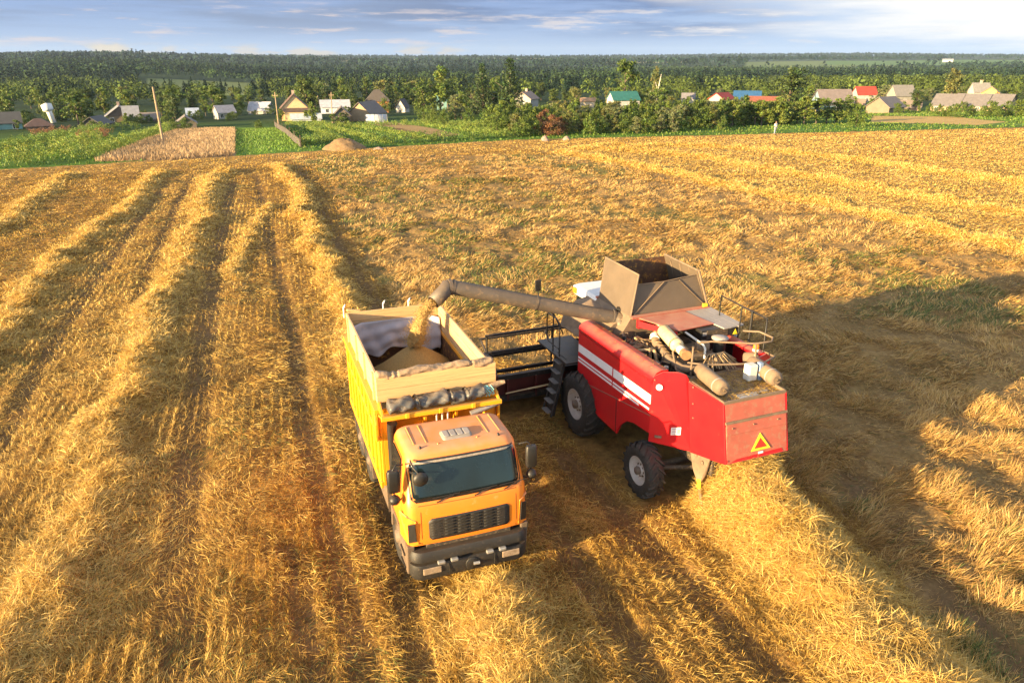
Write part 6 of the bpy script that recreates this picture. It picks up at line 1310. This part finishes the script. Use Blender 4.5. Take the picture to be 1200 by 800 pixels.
# ---- grass, wheat plot, garden weeds
def scatter(name, n, test, h0, h1, cols, label, cat, seed, wscale=.0011, box=(-110, 140, 55, 210)):
    x = rng.uniform(box[0], box[1], n); y = rng.uniform(box[2], box[3], n); k = test(x, y); x, y = x[k], y[k]; m = len(x); z = terrain(x, y); cc = np.array(cols)[rng.integers(0, len(cols), m)]*rng.uniform(.6, 1.35, (m, 1))*(.65+.7*fbm(x*.25, y*.25, seed))[:, None]
    o = straw_obj(name, [blades(np.stack([x, y, z-.03], 1), rng.random(m)*6.28, rng.normal(1.1, .25, m), rng.uniform(h0, h1, m), wscale*y*rng.uniform(.8, 1.6, m), cc, .2)]); tag(o, label, cat, None, 'stuff'); return o
sd_ = lambda x, y: y-yedge(x)
scatter('grass', 170000, lambda x, y: (sd_(x, y) > 1.0) & (sd_(x, y) < 75) & ~inpoly(x, y, PL_wheat) & ~(inpoly(x, y, PL_green) & (rng.random(x.shape) < .75)) & ~inpoly(x, y, PL_a) & ~inpoly(x, y, PL_b) & ~inpoly(x, y, PL_c) & (np.abs(x) < .85*y), .10, .36, [(.09, .165, .018), (.12, .19, .025), (.145, .18, .036), (.06, .115, .017)], 'rough green grass and garden weeds beyond the field edge', 'grass', 201)
scatter('green_crop', 60000, lambda x, y: inpoly(x, y, PL_green), .10, .26, [(.14, .24, .03), (.11, .20, .025), (.18, .26, .05)], 'smooth bright green crop on the strip between the wheat plot and the plank fence', 'crop', 203, .0007, box=(-60, -20, 75, 150))
scatter('standing_wheat', 150000, lambda x, y: inpoly(x, y, PL_wheat), .40, .70, [(.44, .30, .16), (.50, .35, .20), (.37, .24, .12)], 'pale standing wheat in the small garden plot at left', 'wheat', 202, .0006, box=(-75, -30, 70, 150))
# ---- forest beyond, too many to count
def forest(name, n, ya, yb_, ha, hb, quads, label, clear, base, seed, size, ls):
    rs = np.random.default_rng(seed); y = np.sqrt(rs.random(n)*(yb_**2-ya**2)+ya**2); x = (rs.random(n)*2-1)*.95*y; k = ~clear(x, y); x, y = x[k], y[k]; n = len(x); z = terrain(x, y)
    sp = fbm(x*.004, y*.004, seed)+rs.normal(0, .10, n); con = sp > .54; h = rs.uniform(ha, hb, n)*np.where(con, 1.12, 1); w = h*np.where(con, .24, .36)*rs.uniform(.8, 1.3, n)*size
    ti = np.repeat(np.arange(n), quads); m = len(ti); d = rs.normal(0, 1, (m, 3)); d[:, 2] = np.abs(d[:, 2])*.9+.02-.25*rs.random(m); d /= np.linalg.norm(d, axis=1, keepdims=True); rad = rs.uniform(.75, 1.05, m)
    cz = np.where(con[ti], (1-np.clip(d[:, 2], -1, 1))*.55+.12, 1.0); p = np.stack([x[ti]+d[:, 0]*w[ti]*rad*cz, y[ti]+d[:, 1]*w[ti]*rad*cz, z[ti]+h[ti]*(.45+.52*d[:, 2]*rad)], 1)
    nrm = d+rs.normal(0, .35, (m, 3)); nrm /= np.linalg.norm(nrm, axis=1, keepdims=True); a = np.cross(nrm, rs.normal(0, 1, (m, 3))); a /= np.linalg.norm(a, axis=1, keepdims=True)+1e-9; b = np.cross(nrm, a); s = (w[ti]*ls*rs.uniform(.6, 1.2, m))[:, None]
    V = np.stack([p-a*s*.5-b*s*.2, p+a*s*.15-b*s*.5, p+a*s*.5+b*s*.2, p-a*s*.1+b*s*.5], 1).reshape(-1, 3)
    tc = np.where(con[:, None], np.array([.009, .021, .013])[None], np.array(base)[None])*rs.uniform(.65, 1.35, (n, 1))*(.7+.6*fbm(x*.01, y*.01, seed+3))[:, None]; c = tc[ti]*rs.uniform(.75, 1.3, (m, 1))
    o = link(name, np_mesh(name, V, np.arange(m*4).reshape(-1, 4), np.repeat(c, 4, 0), M_leaffar)); tag(o, label, 'forest', None, 'stuff'); return o
def clear1(x, y):
    a = x/y; c = (a > -.48) & (a < -.325) & (y > 430) & (y < 780); c |= (fbm(x*.012, y*.012, 301) > .66) & (y < 900); return c
def clear2(x, y):
    a = x/y; c = np.zeros(x.shape, bool)
    for a0, a1, y0, y1 in ((.12, .22, 2250, 2950), (.30, .50, 1450, 2000), (.40, .85, 1600, 2350), (-.22, -.12, 2550, 3150), (-.05, .06, 3150, 3750), (.18, .44, 1250, 1430), (.55, .72, 2450, 3050)): c |= (a > a0) & (a < a1) & (y > y0) & (y < y1)
    return c
forest('valley_forest', 4600, 300, 640, 5, 10.5, 105, 'green wood filling the near valley behind the village', clear1, (.062, .088, .020), 21, 1.0, .24)
forest('far_forest', 11500, 640, 1300, 9, 14, 36, 'wide darker green wood across the far side of the valley', clear1, (.030, .054, .020), 23, 1.05, .40)  # lowered albedo stands in for cloud shadow over this wood
forest('distant_forest', 15000, 1300, 4400, 10, 17, 15, 'dark blue green forest on the distant hills at the horizon', clear2, (.014, .031, .018), 22, 1.5, .58)  # darker still, cloud shadow carried in the leaf colour
HAZE = 0.00006
# ================================================================== light, air, sky
SA, SE = math.radians(35), math.radians(10.5)
sun_d = bpy.data.lights.new('sun', 'SUN'); sun = bpy.data.objects.new('sun', sun_d); COL.objects.link(sun)
sun_d.energy = 5.0; sun_d.angle = math.radians(.5); sun_d.color = (1, .73, .37)
dirv = Vector((math.cos(SE)*math.cos(SA), math.cos(SE)*math.sin(SA), -math.sin(SE)))
sun.rotation_euler = dirv.to_track_quat('-Z', 'Y').to_euler()
w = bpy.data.worlds.new('World'); sc.world = w; w.use_nodes = True; nt = w.node_tree; N = nt.nodes; L = nt.links
bg = N['Background']
sky = N.new('ShaderNodeTexSky'); sky.sky_type = 'NISHITA'; sky.sun_disc = False; sky.sun_elevation = SE
sd = -dirv; sky.sun_rotation = math.atan2(sd.x, sd.y); sky.altitude = 150; sky.air_density = 1.0; sky.dust_density = .6; sky.ozone_density = 2.0
tc = N.new('ShaderNodeTexCoord'); sep = N.new('ShaderNodeSeparateXYZ'); L.new(tc.outputs['Generated'], sep.inputs[0])
def math_(op, a, b=None, clamp=False):
    n = N.new('ShaderNodeMath'); n.operation = op; n.use_clamp = clamp
    for i, s in enumerate((a, b)):
        if s is None: continue
        if isinstance(s, (int, float)): n.inputs[i].default_value = s
        else: L.new(s, n.inputs[i])
    return n.outputs[0]
def mr(v, a, b, c=0, d=1, smooth_=True):
    n = N.new('ShaderNodeMapRange'); n.interpolation_type = 'SMOOTHSTEP' if smooth_ else 'LINEAR'
    n.inputs['From Min'].default_value = a; n.inputs['From Max'].default_value = b; n.inputs['To Min'].default_value = c; n.inputs['To Max'].default_value = d; L.new(v, n.inputs['Value']); return n.outputs['Result']
def mix(f, a, b):
    n = N.new('ShaderNodeMixRGB')
    if isinstance(f, (int, float)): n.inputs['Fac'].default_value = f
    else: L.new(f, n.inputs['Fac'])
    for k, s in (('Color1', a), ('Color2', b)):
        if isinstance(s, tuple): n.inputs[k].default_value = (*s, 1)
        else: L.new(s, n.inputs[k])
    return n.outputs[0]
X_, Y_, Z_ = sep.outputs; 
def noise(sx, sy, sz, scale, detail=6, rough=.6, off=0):
    m = N.new('ShaderNodeMapping'); m.inputs['Scale'].default_value = (sx, sy, sz); m.inputs['Location'].default_value = (off, off*.7, off*.3); L.new(tc.outputs['Generated'], m.inputs['Vector'])
    n = N.new('ShaderNodeTexNoise'); n.inputs['Scale'].default_value = scale; n.inputs['Detail'].default_value = detail; n.inputs['Roughness'].default_value = rough; L.new(m.outputs[0], n.inputs['Vector']); return n.outputs['Fac']
K = SKYK = 1.28      # sky colours below are relative to this level
def c_(r, g, b): return (r*K, g*K, b*K)
n_band = noise(1, 1, 14, 3.2, 7, .62, 1.3); n_fine = noise(1, 1, 11, 9, 7, .65, 4.1); n_big = noise(1, 1, 7, 1.7, 4, .5, 7.7)
azr = mr(X_, -.55, .62)                                  # left to right across the north
blue = mix(mr(Z_, .0, .09), c_(.58, .78, 1.10), c_(.36, .54, .96))
blue = mix(mr(X_, .05, .5), blue, c_(.72, .95, 1.28))
grey = mix(mr(X_, -.3, .15), c_(.37, .48, .72), c_(.22, .34, .64))
m_grey = math_('MULTIPLY', mr(n_band, .40, .62), math_('MULTIPLY', mr(X_, .42, .22), mr(Z_, .012, .05)))
col = mix(m_grey, blue, grey)
pink = mix(mr(X_, -.2, .3), c_(1.05, .92, .90), c_(1.15, 1.1, 1.08))
streak = math_('MULTIPLY', mr(n_fine, .53, .66), math_('MULTIPLY', mr(Z_, .008, .02), mr(Z_, .075, .045)))
col = mix(math_('MULTIPLY', streak, .75), col, pink)
puff = math_('ADD', math_('MULTIPLY', math_('SUBTRACT', n_band, .5), .7), math_('MULTIPLY', math_('SUBTRACT', n_big, .5), .5))
white = mr(math_('ADD', math_('ADD', math_('MULTIPLY', X_, 1.15), math_('MULTIPLY', Z_, 5.0)), puff), .54, .84)
col = mix(white, col, c_(1.42, 1.40, 1.36))
low = math_('MULTIPLY', mr(noise(1, 1, 5, 14, 5, .6, 2.2), .52, .62), math_('MULTIPLY', mr(Z_, .018, .009), mr(X_, .02, -.12)))
col = mix(math_('MULTIPLY', low, .8), col, c_(.95, .82, .66))
# the cumulus head on the left horizon
cum = math_('MULTIPLY', math_('MULTIPLY', mr(X_, -.475, -.462), mr(X_, -.435, -.450)), mr(math_('ADD', Z_, math_('MULTIPLY', math_('SUBTRACT', noise(1, 1, 1.5, 60, 4, .6), .5), .012)), .0165, .0125))
col = mix(math_('MULTIPLY', cum, .85), col, c_(1.05, .90, .68))
vis = math_('MULTIPLY', mr(Z_, .30, .10), mr(Y_, -.1, .3))     # the cloud bank stands in the north, elsewhere unseen cloud cover is added to warm the shade
cover = mr(noise(1, 1, 1.6, 2.3, 6, .6, 9.2), .36, .62)
open_sky = mix(math_('MULTIPLY', cover, .8), sky.outputs[0], c_(1.15, 1.0, .86))
full = mix(vis, open_sky, col)
L.new(full, bg.inputs['Color']); bg.inputs['Strength'].default_value = .15
# air: a closed box of thin even haze round everything
hz = MB(); hz.bb(-5200, 5200, -300, 5600, -40, 75); hz_m = bpy.data.materials.new('haze_air'); hz_m.use_nodes = True; hn = hz_m.node_tree; hn.nodes.remove(hn.nodes['Principled BSDF'])
pv_ = hn.nodes.new('ShaderNodeVolumePrincipled'); pv_.inputs['Color'].default_value = (.50, .66, .95, 1); pv_.inputs['Density'].default_value = HAZE; pv_.inputs['Anisotropy'].default_value = .0
hn.links.new(pv_.outputs[0], hn.nodes['Material Output'].inputs['Volume'])
if HAZE > 0:
    ho = hz.build('haze', hz_m); tag(ho, kind='stuff'); ho.display_type = 'WIRE'
sc.view_settings.view_transform = 'Standard'; sc.view_settings.look = 'None'; sc.view_settings.gamma = 1; sc.view_settings.use_curve_mapping = False
sc.view_settings.exposure = 1.95
sc.cycles.use_denoising = True; sc.cycles.max_bounces = 6; sc.cycles.diffuse_bounces = 3; sc.cycles.glossy_bounces = 3; sc.cycles.transparent_max_bounces = 8; sc.cycles.volume_bounces = 0
sc.cycles.use_adaptive_sampling = True
